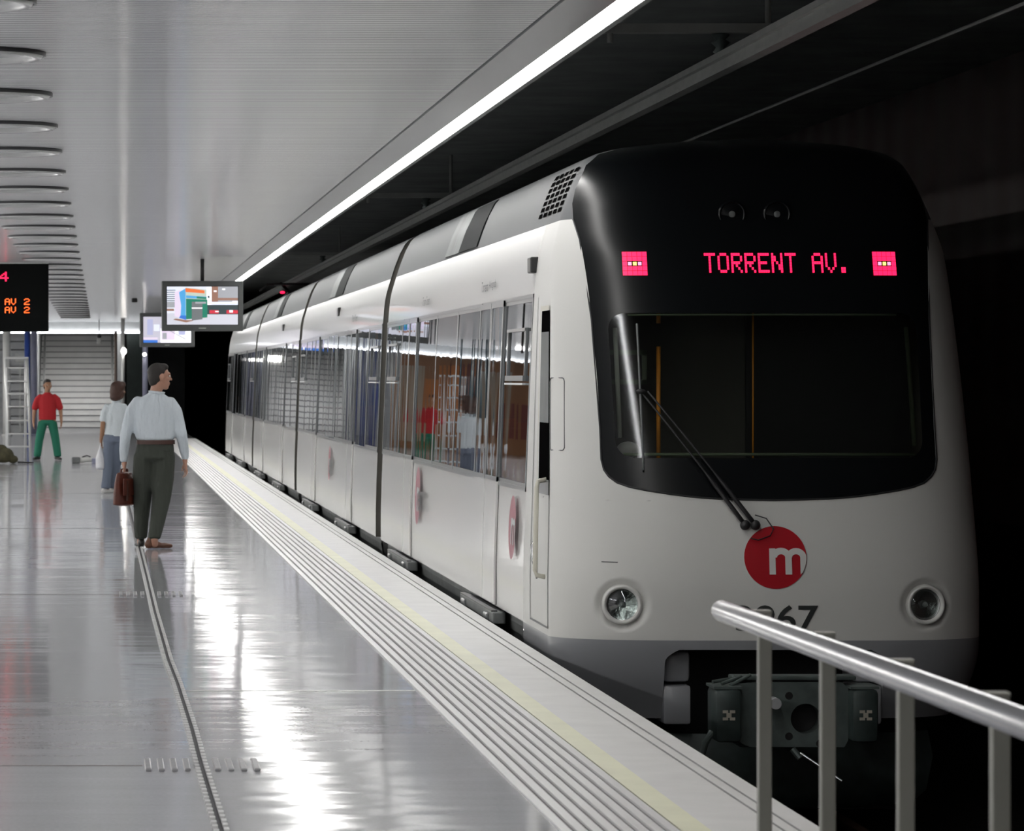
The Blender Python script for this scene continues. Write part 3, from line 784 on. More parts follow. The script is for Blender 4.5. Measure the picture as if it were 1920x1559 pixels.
for s_ in (-1, 1):
    b = MB(); x0, x1 = sorted((s_*.64, s_*.475))
    b.bbox(XC+x0, XC+x1, 21.86, 22.2, -.185, -.0, .03, 'grey'); b.bbox(XC+x0, XC+x1, 21.83, 22.2, -.43, -.20, .02, 'grey')
    P(b.build('bumper_fairing', None, True, None, .6))
# ---- headlights
for dx, dz in DISH:
    p = SX(dx, dz); base = Vector((p[0], sinterp(YN, dz)+PN-PN*g_of(abs(dx)/wz(dz))+.016, dz))
    R = Matrix.Translation(base) @ Matrix.Rotation(math.radians(-8 if dx < 0 else 8), 4, 'Z') @ Matrix.Rotation(PI/2, 4, 'X')
    b = MB(); b.lathe([(.122, -.04), (.114, .018), (.106, .024), (.096, .02), (.09, -.01)], 48, R, 'white_nose'); hl = P(b.build('headlight', None, True))
    b = MB(); b.lathe([(.0001, .012), (.04, .010), (.07, .004), (.092, -.006)], 40, R, 'lens'); sub(b.build('lens', None, True), hl)
    b = MB(); b.lathe([(.001, -.028), (.03, -.024), (.06, -.014), (.092, -.004)], 16, R, 'reflector'); b.ell((base.x, base.y+.012, base.z), (.016, .014, .016), 'knob'); sub(b.build('reflector', None, True), hl)
for dx in (-.15, .12):
    b = MB(); z = 2.58; p = SX(dx, z)
    R = Matrix.Translation(p+Vector((0, -.002, 0))) @ Matrix.Rotation(PI/2, 4, 'X')
    b.lathe([(.085, -.01), (.08, .012), (.07, .012), (.066, -.002)], 32, R, 'mask'); tl = P(b.build('top_lamp', None, True))
    b = MB(); b.lathe([(.0001, .006), (.066, -.002)], 24, R, 'mask'); b.ell(p+Vector((0, -.006, 0)), (.02, .006, .02), 'skirt'); sub(b.build('lens', None, True), tl)
# ---- destination display
F57 = {'T': '1111100100001000010000100001000010', 'O': '01110100011000110001100011000101110', 'R': '11110100011000111110101001001010001', 'E': '11111100001000011110100001000011111',
       'N': '10001110011100110101100111001110001', 'A': '01110100011000111111100011000110001', 'V': '10001100011000110001100010101000100', '.': '00000000000000000000000000110001100',
       '4': '00010001100101010010111110001000010', '2': '01110100010000100110010001000011111', '1': '00100011000010000100001000010001110', ' ': '0'*35, '0': '01110100011001110101110011000101110', ':': '00000001000010000000001000010000000'}
F57['T'] = '11111'+'00100'*6
def dots(b, text, x0, z0, px, pz, fn, mn, pitch=6, fill=.9):
    for ci, ch in enumerate(text):
        g = F57[ch]
        for r in range(7):
            for c in range(5):
                if g[r*5+c] == '1':
                    x = x0+(ci*pitch+c)*px; z = z0-(r+1)*pz
                    a, d = x+px*(1-fill)/2, x+px*(1+fill)/2; e, h = z+pz*(1-fill)/2, z+pz*(1+fill)/2
                    b.add([fn(a, e), fn(d, e), fn(d, h), fn(a, h)], [(0, 1, 2, 3)], mn)
ft = lambda x, z: SX(x, z, .006)
b = MB(); zt = 2.345
dots(b, 'TORRENT', -.335, zt, .01335, .0170, ft, 'led', 6, .92); P(b.build('destination_word'))
b = MB(); dots(b, 'AV.', -.335+48*.01335, zt, .01335, .0170, ft, 'led', 6, .92); P(b.build('destination_word'))
for cx in (-.744, .744):
    b = MB(); h = .072; zc = 2.282
    for r in range(5):
        for c in range(5):
            x0_ = cx-h+2*h*c/5; z0_ = zc-h+2*h*r/5
            mn = 'ledyellow' if (r == 2 and c == 2) else ('ledhot' if (r, c) in ((2, 1), (2, 3)) else 'led')
            g_ = .004 if mn != 'led' else .001
            b.add([ft(x0_+g_, z0_+g_), ft(x0_+2*h/5-g_, z0_+g_), ft(x0_+2*h/5-g_, z0_+2*h/5-g_), ft(x0_+g_, z0_+2*h/5-g_)], [(0, 1, 2, 3)], mn)
    P(b.build('display_square'))
# ---- logo and number on the nose
def text_mesh(s, size, bold=0.0):
    cu = bpy.data.curves.new('t', 'FONT'); cu.body = s; cu.size = size; cu.offset = bold; cu.resolution_u = 4
    o = bpy.data.objects.new('t', cu); C.objects.link(o)
    dg = bpy.context.evaluated_depsgraph_get(); me = bpy.data.meshes.new_from_object(o.evaluated_get(dg))
    vs = [v.co.copy() for v in me.vertices]; fs = [list(p.vertices) for p in me.polygons]
    bpy.data.objects.remove(o); bpy.data.curves.remove(cu); bpy.data.meshes.remove(me)
    x0 = min(v.x for v in vs); x1 = max(v.x for v in vs); y0 = min(v.y for v in vs); y1 = max(v.y for v in vs)
    return [((v.x-x0)/(x1-x0), (v.y-y0)/(y1-y0)) for v in vs], fs
LX, LZ, LR = .0, .553, .182
def logo(fn, cx, cz, r, mdisc, mm, name, lab, scale=1):
    b = MB(); vs = [fn(cx, cz)]; fs = []; n = 48; R_ = 8
    for j in range(1, R_+1):
        for k in range(n): t = 2*PI*k/n; vs.append(fn(cx+r*j/R_*math.cos(t), cz+r*j/R_*math.sin(t)))
    for k in range(n): fs.append((0, 1+k, 1+(k+1) % n))
    for j in range(R_-1):
        for k in range(n): a = 1+j*n+k; c = 1+j*n+(k+1) % n; fs.append((a, c, c+n, a+n))
    b.add(vs, fs, mdisc); lg = P(b.build(name))
    b = MB()
    def q(x0, x1, z0, z1):
        pts = []
        for x, z in ((x0, z0), (x1, z0), (x1, z1), (x0, z1)):
            d = math.hypot(x, z)
            if d > .985: x, z = x/d*.985, z/d*.985
            pts.append(fn2(cx+x*r, cz+z*r))
        b.add(pts, [(0, 1, 2, 3)], mm)
    fn2 = lambda x, z: fn(x, z, .003)
    q(-.20, 0.0, -.54, .29)
    def arch(xc, ro, ri, zc, zb, xr):
        N = 12; prev = None
        for k in range(N+1):
            a = PI*k/N; A = (xc+ro*math.cos(a), zc+ro*.92*math.sin(a)); B = (xc+ri*math.cos(a), zc+ri*.8*math.sin(a))
            pt = []
            for x, z in (A, B):
                d = math.hypot(x, z)
                if d > .985: x, z = x/d*.985, z/d*.985
                pt.append(fn2(cx+x*r, cz+z*r))
            if prev: b.add([prev[0], pt[0], pt[1], prev[1]], [(0, 1, 2, 3)], mm)
            prev = pt
        n_ = 8
        for k in range(n_): q(xc+ri, xc+ro, zb+(zc-zb)*k/n_, zb+(zc-zb)*(k+1)/n_)
    arch(.18, .34, .13, -.0, -.54, 0); arch(.66, .33, .13, -.0, -.54, 0)
    o = b.build('letter', None); sub(o, lg); o['label'] = 'white letter m'
    return lg
fn_ = lambda x, z, e=0: SX(x, z, .004+e)
logo(fn_, LX, LZ, LR, 'red', 'white_nose', 'round_logo', '')['label'] = 'round red logo on the nose'
tv, tf = text_mesh('3967', 1, .012)
b = MB(); b.add([SX(-.235+.48*x, .125+.152*z, .005) for x, z in tv], tf, 'ink'); P(b.build('fleet_number'))
def fside(y, z, e=0): return Vector((XC-(wz(z)+.006+e), y, z))
def logo_side(yc, zc, r, letters):
    lg = logo(lambda x, z, e=0: fside(yc-x, zc+z, .012*0+e+.014), 0, 0, r, 'logo_faded', 'whitestuff', 'side_logo', '')
    lg['label'] = 'faded round red logo on the carriage side'
    if letters:
        tv2, tf2 = text_mesh('etro', 1, .0)
        b = MB(); b.add([fside(yc-.12-.62*x, zc-.12+.20*z, .02) for x, z in tv2], tf2, 'inkgrey'); P(b.build('side_lettering'))
logo_side(31.15, .62, .24, True); logo_side(23.98, .64, .205, False); logo_side(43.2, .62, .2, True)
for y0_, txt, ln in ((26.7, 'Torrent Avinguda', 1.0), (31.6, 'Tram Torrent', .7), (40.5, 'Tram Torrent', .9)):
    for wi, word in enumerate(txt.split()):
        tv2, tf2 = text_mesh(word, 1, 0)
        b = MB(); b.add([fside(y0_-ln*(.52*wi+.46*x), 2.21+.075*z, .004) for x, z in tv2], tf2, 'inkflat'); P(b.build('side_notice_word'))
# ---- wipers
def wiper(px_, pz_, tx, tz):
    b = MB(); n = 10; pts = []; rs = []
    for i in range(n+1):
        f = i/n; x = px_+(tx-px_)*f; z = pz_+(tz-pz_)*f; pts.append(SX(x, z, .035+.03*math.sin(PI*f))); rs.append(.013 if f < .32 else .006)
    b.tube(pts, rs, 'rubber', 8); w_ = P(b.build('wiper_arm', None, True))
    b = MB(); p = SX(px_, pz_, .03); b.ell(p, (.03, .03, .03), 'rubber'); sub(b.build('pivot', None, True), w_)
    return w_
wa = wiper(-.175, .742, -.75, 1.52); wiper(-.115, .742, -.71, 1.52)
b = MB(); b.tube([SX(-.752, 1.92-.86*i/12, .035) for i in range(13)], .007, 'skirt', 6); b.ell(SX(-.75, 1.52, .045), (.03, .015, .015), 'rubber'); sub(b.build('blade', None, True), wa)
b = MB(); b.tube([SX(x, z, .03) for x, z in ((-.115, .80), (-.05, .78), (-.01, .72), (-.03, .68), (-.10, .655), (-.145, .665))], .004, 'rubber', 6); P(b.build('washer_hose', None, True))
b = MB(); b.tube([SX(-1.0, .525, .002), SX(-.91, .522, .002)], .003, 'inkgrey', 5); P(b.build('scratch'))
# ---- coupler
cpl = P(MB().build('coupler')); 
def cp(b, name, smooth=False, auto=.6): 
    o = b.build(name, None, smooth, None, auto if smooth else None); sub(o, cpl); return o
me = bpy.data.meshes.new('coupler')
b = MB()
def plate():
    # face plate with one large and three small round holes, built as stitched rings
    x0, x1, z0, z1, y0_ = XC-.33, XC+.30, -.49, -.125, 21.12
    N = 40; cx, cz = XC+.06, -.33
    outer = []; inner = []
    for k in range(N):
        t = 2*PI*k/N; dx, dz = math.cos(t), math.sin(t)
        f = min((x1-cx)/dx if dx > 0 else (x0-cx)/dx if dx < 0 else 9, (z1-cz)/dz if dz > 0 else (z0-cz)/dz if dz < 0 else 9)
        outer.append((cx+dx*f, y0_, cz+dz*f)); inner.append((cx+.085*dx, y0_, cz+.085*dz))
    back = [(x, y0_+.12, z) for x, y_, z in inner]; ob = [(x, y0_+.12, z) for x, y_, z in outer]
    vs = outer+inner+back+ob; fs = []
    for k in range(N):
        q = (k+1) % N; fs += [(k, q, N+q, N+k), (N+k, N+q, 2*N+q, 2*N+k), (k, 3*N+k, 3*N+q, q)]
    b.add(vs, fs, 'iron'); b.box(x0+.02, x1-.02, y0_+.13, y0_+.4, z0+.03, z1-.03, 'black')
    for x, z in ((-.035, -.20), (-.035, -.43), (.14, -.47)): b.lathe([(.0001, .002), (.02, .002), (.022, 0)], 16, Matrix.Translation((XC+x, y0_, z)) @ Matrix.Rotation(PI/2, 4, 'X'), 'black')
plate(); cp(b, 'face_plate')
b = MB(); b.bbox(XC-.35, XC+.35, 21.14, 21.3, -.115, -.09, .008, 'iron'); b.bbox(XC-.3, XC+.3, 21.2, 21.6, -.5, -.47, .008, 'iron'); b.box(XC-.1, XC+.1, 21.4, 22.5, -.42, -.2, 'black'); cp(b, 'body')
for s_, xc in ((-1, -.395), (1, .375)):
    b = MB(); b.bbox(XC+xc-.075, XC+xc+.075, 21.0, 21.3, -.455, -.155, .028, 'irondark'); b.box(XC+xc-.08, XC+xc+.08, 21.02, 21.3, -.155, -.14, 'iron')
    bx = cp(b, 'contact_box', True)
    b = MB(); yy = 20.996
    for m_ in (-1, 1):                # the two C-shaped stencil marks, back to back
        for (ax, az, bx_, bz_) in ((.005, .012, .035, .028), (.005, -.028, .035, -.012), (.0, -.014, .014, .014)):
            xa, xb = sorted((XC+xc+m_*ax, XC+xc+m_*bx_)); b.box(xa, xb, yy, yy+.003, -.30+az, -.30+bz_, 'chalk')
    o = cp(b, 'stencil_mark')
for i in range(3):
    b = MB(); b.tube([(XC-.47+.05*i, 21.1, -.12-.01*i), (XC-.35+.05*i, 21.15, -.105+.01*i), (XC-.26, 21.2, -.12)], .01, 'iron'); cp(b, 'air_hose', True)
b = MB(); b.tube([(XC-.47, 21.1, -.40), (XC-.51, 21.1, -.46), (XC-.55, 21.15, -.66)], [.02, .02, .012], 'iron'); cp(b, 'air_hose', True)
b = MB(); b.tube([(XC-.13, 21.0, -.235), (XC-.13, 21.12, -.235)], .032, 'knob', 16); cp(b, 'knob', True)
b = MB(); b.tube([(XC-.02, 21.1, -.50), (XC+.02, 21.08, -.55)], .02, 'iron'); b.tube([(XC+.02, 21.08, -.52), (XC+.24, 21.0, -.67)], .009, 'steel'); cp(b, 'release_rod', True)
# ---- plough below the bumper
b = MB(); vs = []; fs = []; N = 16
for z, hw, yy in ((-.50, 1.0, 22.0), (-.65, 1.02, 21.95), (-.85, .98, 21.95), (-.93, .9, 21.98), (-.95, .85, 22.1)):
    for k in range(N+1): u = -1+2*k/N; vs.append((XC+hw*u, yy+.25*abs(u)**3, z))
for j in range(4):
    for k in range(N): a = j*(N+1)+k; fs.append((a, a+1, a+N+2, a+N+1))
b.add(vs, fs, 'irondark'); P(b.build('plough', None, True))
for yb in (25.5, 34, 38, 48.5, 53, 63.5, 68, 77):
    b = MB(); b.box(XC-.75, XC+.75, yb-.9, yb+.9, -.95, -.65, 'black')
    bg = P(b.build('bogie'))
    for s_ in (-1, 1):
        for q in (-.7, .7):
            b = MB(); R = Matrix.Translation((XC+s_*.55, yb+q, -.715)) @ Matrix.Rotation(PI/2, 4, 'Y'); b.lathe([(.001, -.06), (.33, -.06), (.33, .06), (.001, .06)], 24, R, 'iron'); sub(b.build('wheel', None, True, None, .6), bg)
# ---- pantograph
pg = MB(); pg.box(XC-.5, XC+.5, 74.6, 76.8, 3.06, 3.12, 'black'); pgo = P(pg.build('pantograph'))
b = MB(); b.tube([(XC-.35, 76.6, 3.12), (XC-.15, 75.0, 3.35), (XC-.35, 74.2, 3.5)], .03, 'black'); b.tube([(XC+.35, 76.6, 3.12), (XC+.15, 75.0, 3.35), (XC+.35, 74.2, 3.5)], .03, 'black'); sub(b.build('arm', None, True), pgo)
b = MB(); b.tube([(XC-.78, 74.2, 3.35), (XC-.62, 74.2, 3.48), (XC-.4, 74.2, 3.49), (XC+.4, 74.2, 3.49), (XC+.62, 74.2, 3.48), (XC+.78, 74.2, 3.35)], .022, 'black'); b.tube([(XC-.5, 74.0, 3.47), (XC+.5, 74.0, 3.47)], .02, 'black'); sub(b.build('contact_strip', None, True), pgo)
b = MB(); b.ell((XC-.33, 74.1, 3.32), (.05, .04, .025), 'led'); sub(b.build('marker_light', None, True), pgo)
for q, s_ in enumerate((-.55, .55)):
    b = MB(); b.lathe([(.02, 0), (.06, .01), (.03, .03), (.06, .05), (.03, .07), (.02, .08)], 12, Matrix.Translation((XC+s_, 76.5, 3.0)), 'iron'); sub(b.build('insulator', None, True), pgo)

# ------------------------------------------------------------------ running rails and sleepers
for s_, lab in ((-1, 'running rail nearer the platform'), (1, 'running rail nearer the tunnel wall')):
    b = MB(); x = XC+s_*.535; b.box(x-.035, x+.035, -10, 148, -1.09, -1.05, 'rail'); b.box(x-.01, x+.01, -10, 148, -1.17, -1.09, 'rail'); b.box(x-.06, x+.06, -10, 148, -1.2, -1.17, 'rail')
    tag(b.build('running_rail'), lab, 'rail')

# ------------------------------------------------------------------ fence in the foreground
fence = thing('platform_railing', 'brushed steel railing with a round handrail in the near foreground', 'railing', (1.85, 5.5, 0))
FX, FY, FZ = 1.85, 5.5, 0
def fb(b, name, smooth=False): return b.build(name, fence, smooth)
b = MB(); b.tube([(-.045, 10.88-FY, .917), (-.045, 10.85-FY, .917), (-.045, 5.6-FY, .917)], [.028, .031, .031], 'steel', 24); fb(b, 'handrail', True)
for px_ in (1432, 1550, 1696, 1873, 2100):
    Y = FPX*1.86/(px_-190); h = .0185
    b = MB(); b.bbox(-h+.012, h+.012, Y-FY-h, Y-FY+h, 0, .93, .003, 'post'); b.bbox(-.028, h+.012, Y-FY-.02, Y-FY+.02, .930, .943, .003, 'post'); fb(b, 'post')

# ------------------------------------------------------------------ screens
def quadp(b, x0, z0, x1, z1, mn, y): b.add([(x0, y, z0), (x1, y, z0), (x1, y, z1), (x0, y, z1)], [(0, 1, 2, 3)], mn)
for nm, c, s_ in (('p_sky', (.80, .84, .95), 1.0), ('p_grey', (.45, .46, .50), .8), ('p_ground', (.66, .66, .74), .95), ('p_blue', (.10, .42, .80), .9), ('p_deep', (.05, .20, .70), .9), ('p_orange', (.85, .18, .05), 1.0), ('p_cream', (.65, .72, .62), .8),
                  ('p_green', (.02, .28, .18), .7), ('p_dark', (.06, .09, .10), .6), ('p_door', (.22, .24, .25), .7), ('p_brown', (.42, .22, .16), .7), ('p_red', (.70, .04, .07), .9), ('p_white', (.95, .95, 1), 1.2), ('p_pink', (.80, .68, .85), 1.0), ('p_lav', (.50, .52, .75), .9), ('p_violet', (.62, .60, .70), .9)):
    M[nm] = emi(nm, c, s_)
def picture_a(b, W, H, y):
    def q(u0, v0, u1, v1, mn, k): quadp(b, -W/2+W*u0, -H/2+H*v0, -W/2+W*u1, -H/2+H*v1, mn, y-.0006*k)
    def poly(pts, mn, k): b.add([(-W/2+W*u, y-.0006*k, -H/2+H*v) for u, v in pts], [tuple(range(len(pts)))], mn)
    q(0, 0, 1, 1, 'p_sky', 0); q(0, 0, 1, .30, 'p_ground', 1)
    for i in range(6): q(0, .62+.055*i, .12, .64+.055*i, 'p_dark', 1)
    q(0, .45, .12, .60, 'p_grey', 1); q(0, .36, .10, .42, 'p_brown', 1)
    q(.72, .60, 1, 1, 'p_grey', 1); q(.63, .60, .72, 1, 'p_brown', 1); q(.72, .64, 1, .70, 'p_brown', 2); q(.56, .52, .63, .98, 'p_white', 2); q(.575, .70, .60, .76, 'p_dark', 3)
    q(.56, .27, 1, .52, 'p_dark', 2); q(.60, .29, .73, .38, 'p_red', 3); q(.84, .29, 1, .38, 'p_red', 3); q(.68, .33, .73, .36, 'p_white', 4); q(.88, .32, .93, .38, 'p_white', 4); q(.92, .60, 1, .62, 'p_white', 3)
    q(.78, .91, .82, .95, 'p_white', 3); q(.66, .86, .70, .90, 'p_white', 3)
    poly([(.11, .22), (.20, .18), (.20, .93), (.11, .85)], 'p_pink', 3); poly([(.19, .18), (.27, .13), (.27, .96), (.17, .85), (.20, .5)], 'p_blue', 4); poly([(.17, .18), (.27, .12), (.27, .24), (.19, .24)], 'p_deep', 5)
    poly([(.26, .13), (.56, .18), (.56, .92), (.26, .98)], 'p_cream', 4); poly([(.26, .86), (.53, .82), (.53, .90), (.26, .96)], 'p_orange', 5); poly([(.27, .70), (.56, .67), (.56, .73), (.27, .77)], 'p_blue', 5); poly([(.42, .685), (.56, .67), (.56, .72), (.42, .74)], 'p_green', 6)
    poly([(.27, .14), (.57, .19), (.57, .66), (.27, .68)], 'p_green', 5); poly([(.35, .11), (.50, .14), (.50, .60), (.35, .60)], 'p_door', 6); q(.35, .42, .50, .45, 'p_white', 7); q(.40, .55, .55, .60, 'p_grey', 7)
    poly([(.09, .13), (.27, .06), (.37, .10), (.36, .12), (.27, .12), (.12, .16)], 'p_brown', 6)
def picture_b(b, W, H, y):
    def q(u0, v0, u1, v1, mn, k): quadp(b, -W/2+W*u0, -H/2+H*v0, -W/2+W*u1, -H/2+H*v1, mn, y-.0006*k)
    def poly(pts, mn, k): b.add([(-W/2+W*u, y-.0006*k, -H/2+H*v) for u, v in pts], [tuple(range(len(pts)))], mn)
    q(0, 0, 1, 1, 'p_violet', 0); q(.36, 0, 1, .55, 'p_white', 1); q(.38, .1, .66, .5, 'p_pink', 2); q(.40, .14, .49, .38, 'p_grey', 3); q(.74, .3, .88, .48, 'p_lav', 3)
    q(.08, .3, .2, .9, 'p_lav', 2); q(.22, .45, .34, .7, 'p_sky', 2); q(0, .12, .3, .2, 'p_pink', 3); q(0, .0, .3, .1, 'p_deep', 2); poly([(.55, .45), (.58, .45), (.92, .12), (.88, .12)], 'p_grey', 3)
def monitor(x0, x1, z0, z1, y, pic, label, inset=(.075, .085)):
    W, H = x1-x0, z1-z0
    t = thing('hanging_screen', label, 'screen', ((x0+x1)/2, y, z0), 0, 'hanging video screens')
    b = MB(); b.bbox(-W/2, W/2, 0, .12, 0, H, .015, 'bezel'); b.box(-W/2+.06, W/2-.06, .12, .2, .08, H-.08, 'bezel')
    bz_ = b.build('casing', t)
    b = MB(); iw, ih = W-2*inset[0], H-2*inset[1]; b.box(-iw/2-.012, iw/2+.012, -.004, .01, inset[1]-.0, H-inset[1]+.014, 'black')
    sc = b.build('screen_surround', t)
    b = MB(); pic(b, iw, ih, -.006); o = b.build('picture', t); o.location = (0, 0, H/2+.005)
    b = MB(); b.box(-.05, .05, -.004, .0, .035, .045, 'palepole'); b.build('maker_mark', t)
    b = MB(); b.tube([(0, .06, H), (0, .06, ZC-z0)], .028, 'black', 12); b.build('hanger', t, True)
sA = 133.0; YA = FPX/sA
monitor((303-190)/sA, (456-190)/sA, EYE+(712-621)/sA, EYE+(712-527)/sA, YA, picture_a, 'nearer hanging screen showing a blue and green kiosk')
sB = 90.5; YB = FPX/sB
monitor((262-190)/sB, (365-190)/sB, EYE+(712-651)/sB, EYE+(712-587)/sB, YB, picture_b, 'farther hanging screen showing a pale diagram, half behind the nearer one')
# LED departure board
sD = 129.0; YD = FPX/sD
bx0, bx1, bz0, bz1 = -2.9, (91-190)/sD, EYE+(712-622)/sD, EYE+(712-494)/sD
t = thing('departure_board', 'black hanging departure board with red and amber lettering', 'display board', ((bx0+bx1)/2, YD, bz0))
W = bx1-bx0; H = bz1-bz0
b = MB(); b.bbox(-W/2, W/2, 0, .18, 0, H, .012, 'board'); b.box(-W/2, W/2, -.002, .02, H-.006, H+.012, 'palecol'); b.build('casing', t)
def bpx(x): return (x-190)/sD-(bx0+bx1)/2
def bpz(y): return EYE+(712-y)/sD-bz0
fl = lambda x, z: (x, -.004, z)
b = MB(); dots(b, '10:24', bpx(16)-29*.026, bpz(510), .026, .0198, fl, 'led', 6, .95); b.build('clock_digits', t)
for yy in (560, 575.5):
    b = MB(); dots(b, 'TORRENT AV', bpx(30)-59*.0148, bpz(yy), .0148, .0132, fl, 'ledamber', 6, .95); dots(b, '2', bpx(45), bpz(yy), .0165, .0132, fl, 'ledamber', 6, .95); b.build('destination_line', t)
for x in (-.8, .6): 
    b = MB(); b.tube([(x, .09, H), (x, .09, ZC-bz0)], .03, 'black'); b.build('hanger', t)
# small hanging lamp and spots
t = thing('hanging_camera', 'small pale camera hanging from the ceiling in front of the stairs', 'camera', ((186-190)/66, 106, 2.7))
b = MB(); b.tube([(0, 0, .2), (0, 0, ZC-2.7)], .012, 'black'); b.build('hanger', t)
b = MB(); b.ell((0, 0, .12), (.06, .06, .07), 'black'); b.build('lens_housing', t, True); b = MB(); b.bbox(-.06, .06, -.06, .06, -.10, .07, .02, 'palecol'); b.build('body', t)
def spot(px_, py_, s_, r, label):
    Y = FPX/s_; x = (px_-190)/s_; z = EYE+(712-py_)/s_
    t = thing('spot_lamp', label, 'lamp', (x, Y, z))
    b = MB(); b.ell((0, 0, 0), r, 'bulb'); b.build('bulb', t, True); b = MB(); b.tube([(0, .02, 0), (0, .2, .06)], .04, 'alu'); b.build('bracket', t, True)
spot(232, 659, 67, (.075, .05, .10), 'bright spot lamp on the slender column right of the stairs')
spot(271, 665, 67.45, (.05, .05, .05), 'small bright spot lamp on the dim mauve column')
b = MB(); b.bbox((247-190)/90-.0, (258-190)/90, 78, 78.2, ZC-.09, ZC, .02, 'black'); tag(b.build('dome_camera'), 'small dark dome camera on the ceiling left of the farther screen', 'camera')
b = MB(); b.bbox(-.15, .15, 0, .15, 0, .25, .02, 'palecol'); o = b.build('wall_box', None, False, ((38-190)/64, 109, EYE+(712-680)/64)); tag(o, 'small grey box on the wall behind the stepladder', 'box')
b2_ = MB(); b2_.box(-.02, .02, .02, .06, -2.0, 0, 'palecol'); b2_.build('pole', o)

# ------------------------------------------------------------------ stepladder
sL = 94.3; YL = FPX/sL
t = thing('stepladder', 'tall white stepladder standing beside the man in red', 'ladder', ((34-190)/sL, YL, 0))
def lx(p): return (p-34)/sL
def lz(p): return EYE+(712-p)/sL
rails = [((57.5, 862), (50, 672), 0, 'front'), ((15, 850), (13, 690), 0, 'front'), ((11, 845), (9.5, 672), .9, 'rear'), ((46, 830), (48, 672), .9, 'rear')]
for (xa, ya), (xb, yb), dy, nm in rails:
    b = MB(); z1 = lz(yb); b.tube([(lx(xa), dy, 0), (lx(xb), .35, z1)], .028, 'alu', 8); b.build('rail', t, True)
for i, yy in enumerate((838, 814, 789, 763, 739, 715, 690)):
    z = lz(yy); f = z/2.0; b = MB(); xr = lx(57.5)+(lx(50)-lx(57.5))*f; xl = lx(15)+(lx(13)-lx(15))*f; b.bbox(xl, xr, .35*f-.04, .35*f+.04, z-.015, z+.015, .005, 'alu'); b.build('rung', t)
b = MB(); b.bbox(lx(9), lx(53), .25, .45, 2.0, 2.04, .01, 'alu'); b.build('top_plate', t)

# tools and clutter
def lump(name, pts, mn, label, cat, loc):
    b = MB()
    for c, r in pts: b.ell(c, r, mn, 16, 10)
    o = b.build(name, None, False); md = o.modifiers.new('r', 'REMESH'); md.mode = 'VOXEL'; md.voxel_size = .012
    dg = bpy.context.evaluated_depsgraph_get(); me = bpy.data.meshes.new_from_object(o.evaluated_get(dg)); o.modifiers.clear(); o.data = me
    me.polygons.foreach_set('use_smooth', [True]*len(me.polygons)); o.location = loc; tag(o, label, cat); return o
YT = 7000*1.59/(870-712)
lump('tool_bag', [((0, 0, .16), (.20, .13, .15)), ((-.05, 0, .28), (.12, .09, .08)), ((.18, .02, .08), (.10, .10, .08)), ((-.2, 0, .12), (.12, .12, .12))], 'canvas', 'olive-brown tool bag on the floor at the foot of the stepladder', 'bag', ((6-190)/(7000/YT), YT+.2, 0))
lump('dust_sheet', [((0, 0, .3), (.14, .2, .3)), ((.05, 0, .5), (.10, .12, .16)), ((-.1, 0, .62), (.09, .1, .1))], 'whitestuff', 'crumpled white sheet behind the tool bag', 'sheet', ((-2-190)/92, YT+1.0, 0))
b = MB(); b.tube([(0, 0, .03), (.22, .02, .02), (.30, .03, .02)], [.02, .015, .012], 'black'); o = b.build('crowbar', None, True, ((33-190)/(7000/YT), YT, 0)); tag(o, 'black bar lying on the floor below the stepladder', 'tool')
t = thing('hand_tool', 'small grey power tool lying on the floor right of the man in red', 'tool', ((160-190)/(7000/YT), YT+.3, 0))
b = MB(); b.bbox(-.26, -.10, -.06, .06, 0, .12, .02, 'skirt'); b.build('body', t); b = MB(); b.tube([(-.1, 0, .06), (.1, 0, .07), (.22, 0, .05)], [.05, .045, .03], 'palecol'); b.build('barrel', t, True)
b = MB(); b.bbox(.12, .20, -.05, .05, 0, .10, .01, 'mauve'); b.build('grip', t); b = MB(); b.tube([(-.06, 0, .12), (.03, 0, .15), (.1, 0, .12)], .012, 'black'); b.build('handle', t, True)

# ------------------------------------------------------------------ people
class Blob:
    def __init__(s, vox=.011, it=3): s.b = MB(); s.vox = vox; s.it = it
    def e(s, c, r, R=None): s.b.ell(c, r, 'skin', 14, 10, R)
    def chain(s, pts, step=.02):
        """pts: (x, y, z, rx, ry, rz)"""
        for p, q in zip(pts[:-1], pts[1:]):
            d = math.dist(p[:3], q[:3]); n = max(1, int(d/step))
            for i in range(n+1):
                f = i/n; v = [p[j]+(q[j]-p[j])*f for j in range(6)]; s.b.ell(v[:3], v[3:], 'skin', 12, 8)
    def limb(s, pts, step=.02): s.chain([(x, y, z, r, r, r) for x, y, z, r in pts], step)
    def build(s, name, mn, parent=None, label=None):
        s.b.mats = [mn]
        me0 = bpy.data.meshes.new(name); me0.from_pydata(s.b.v, [], s.b.f); o = bpy.data.objects.new(name, me0); C.objects.link(o)
        md = o.modifiers.new('r', 'REMESH'); md.mode = 'VOXEL'; md.voxel_size = s.vox
        sm = o.modifiers.new('s', 'SMOOTH'); sm.iterations = s.it; sm.factor = .5
        dg = bpy.context.evaluated_depsgraph_get(); me = bpy.data.meshes.new_from_object(o.evaluated_get(dg)); o.modifiers.clear(); o.data = me
        me.materials.clear(); me.materials.append(M[mn]); me.polygons.foreach_set('use_smooth', [True]*len(me.polygons)); me.name = name
        if parent: o.parent = parent
        if label: o['label'] = label
        return o
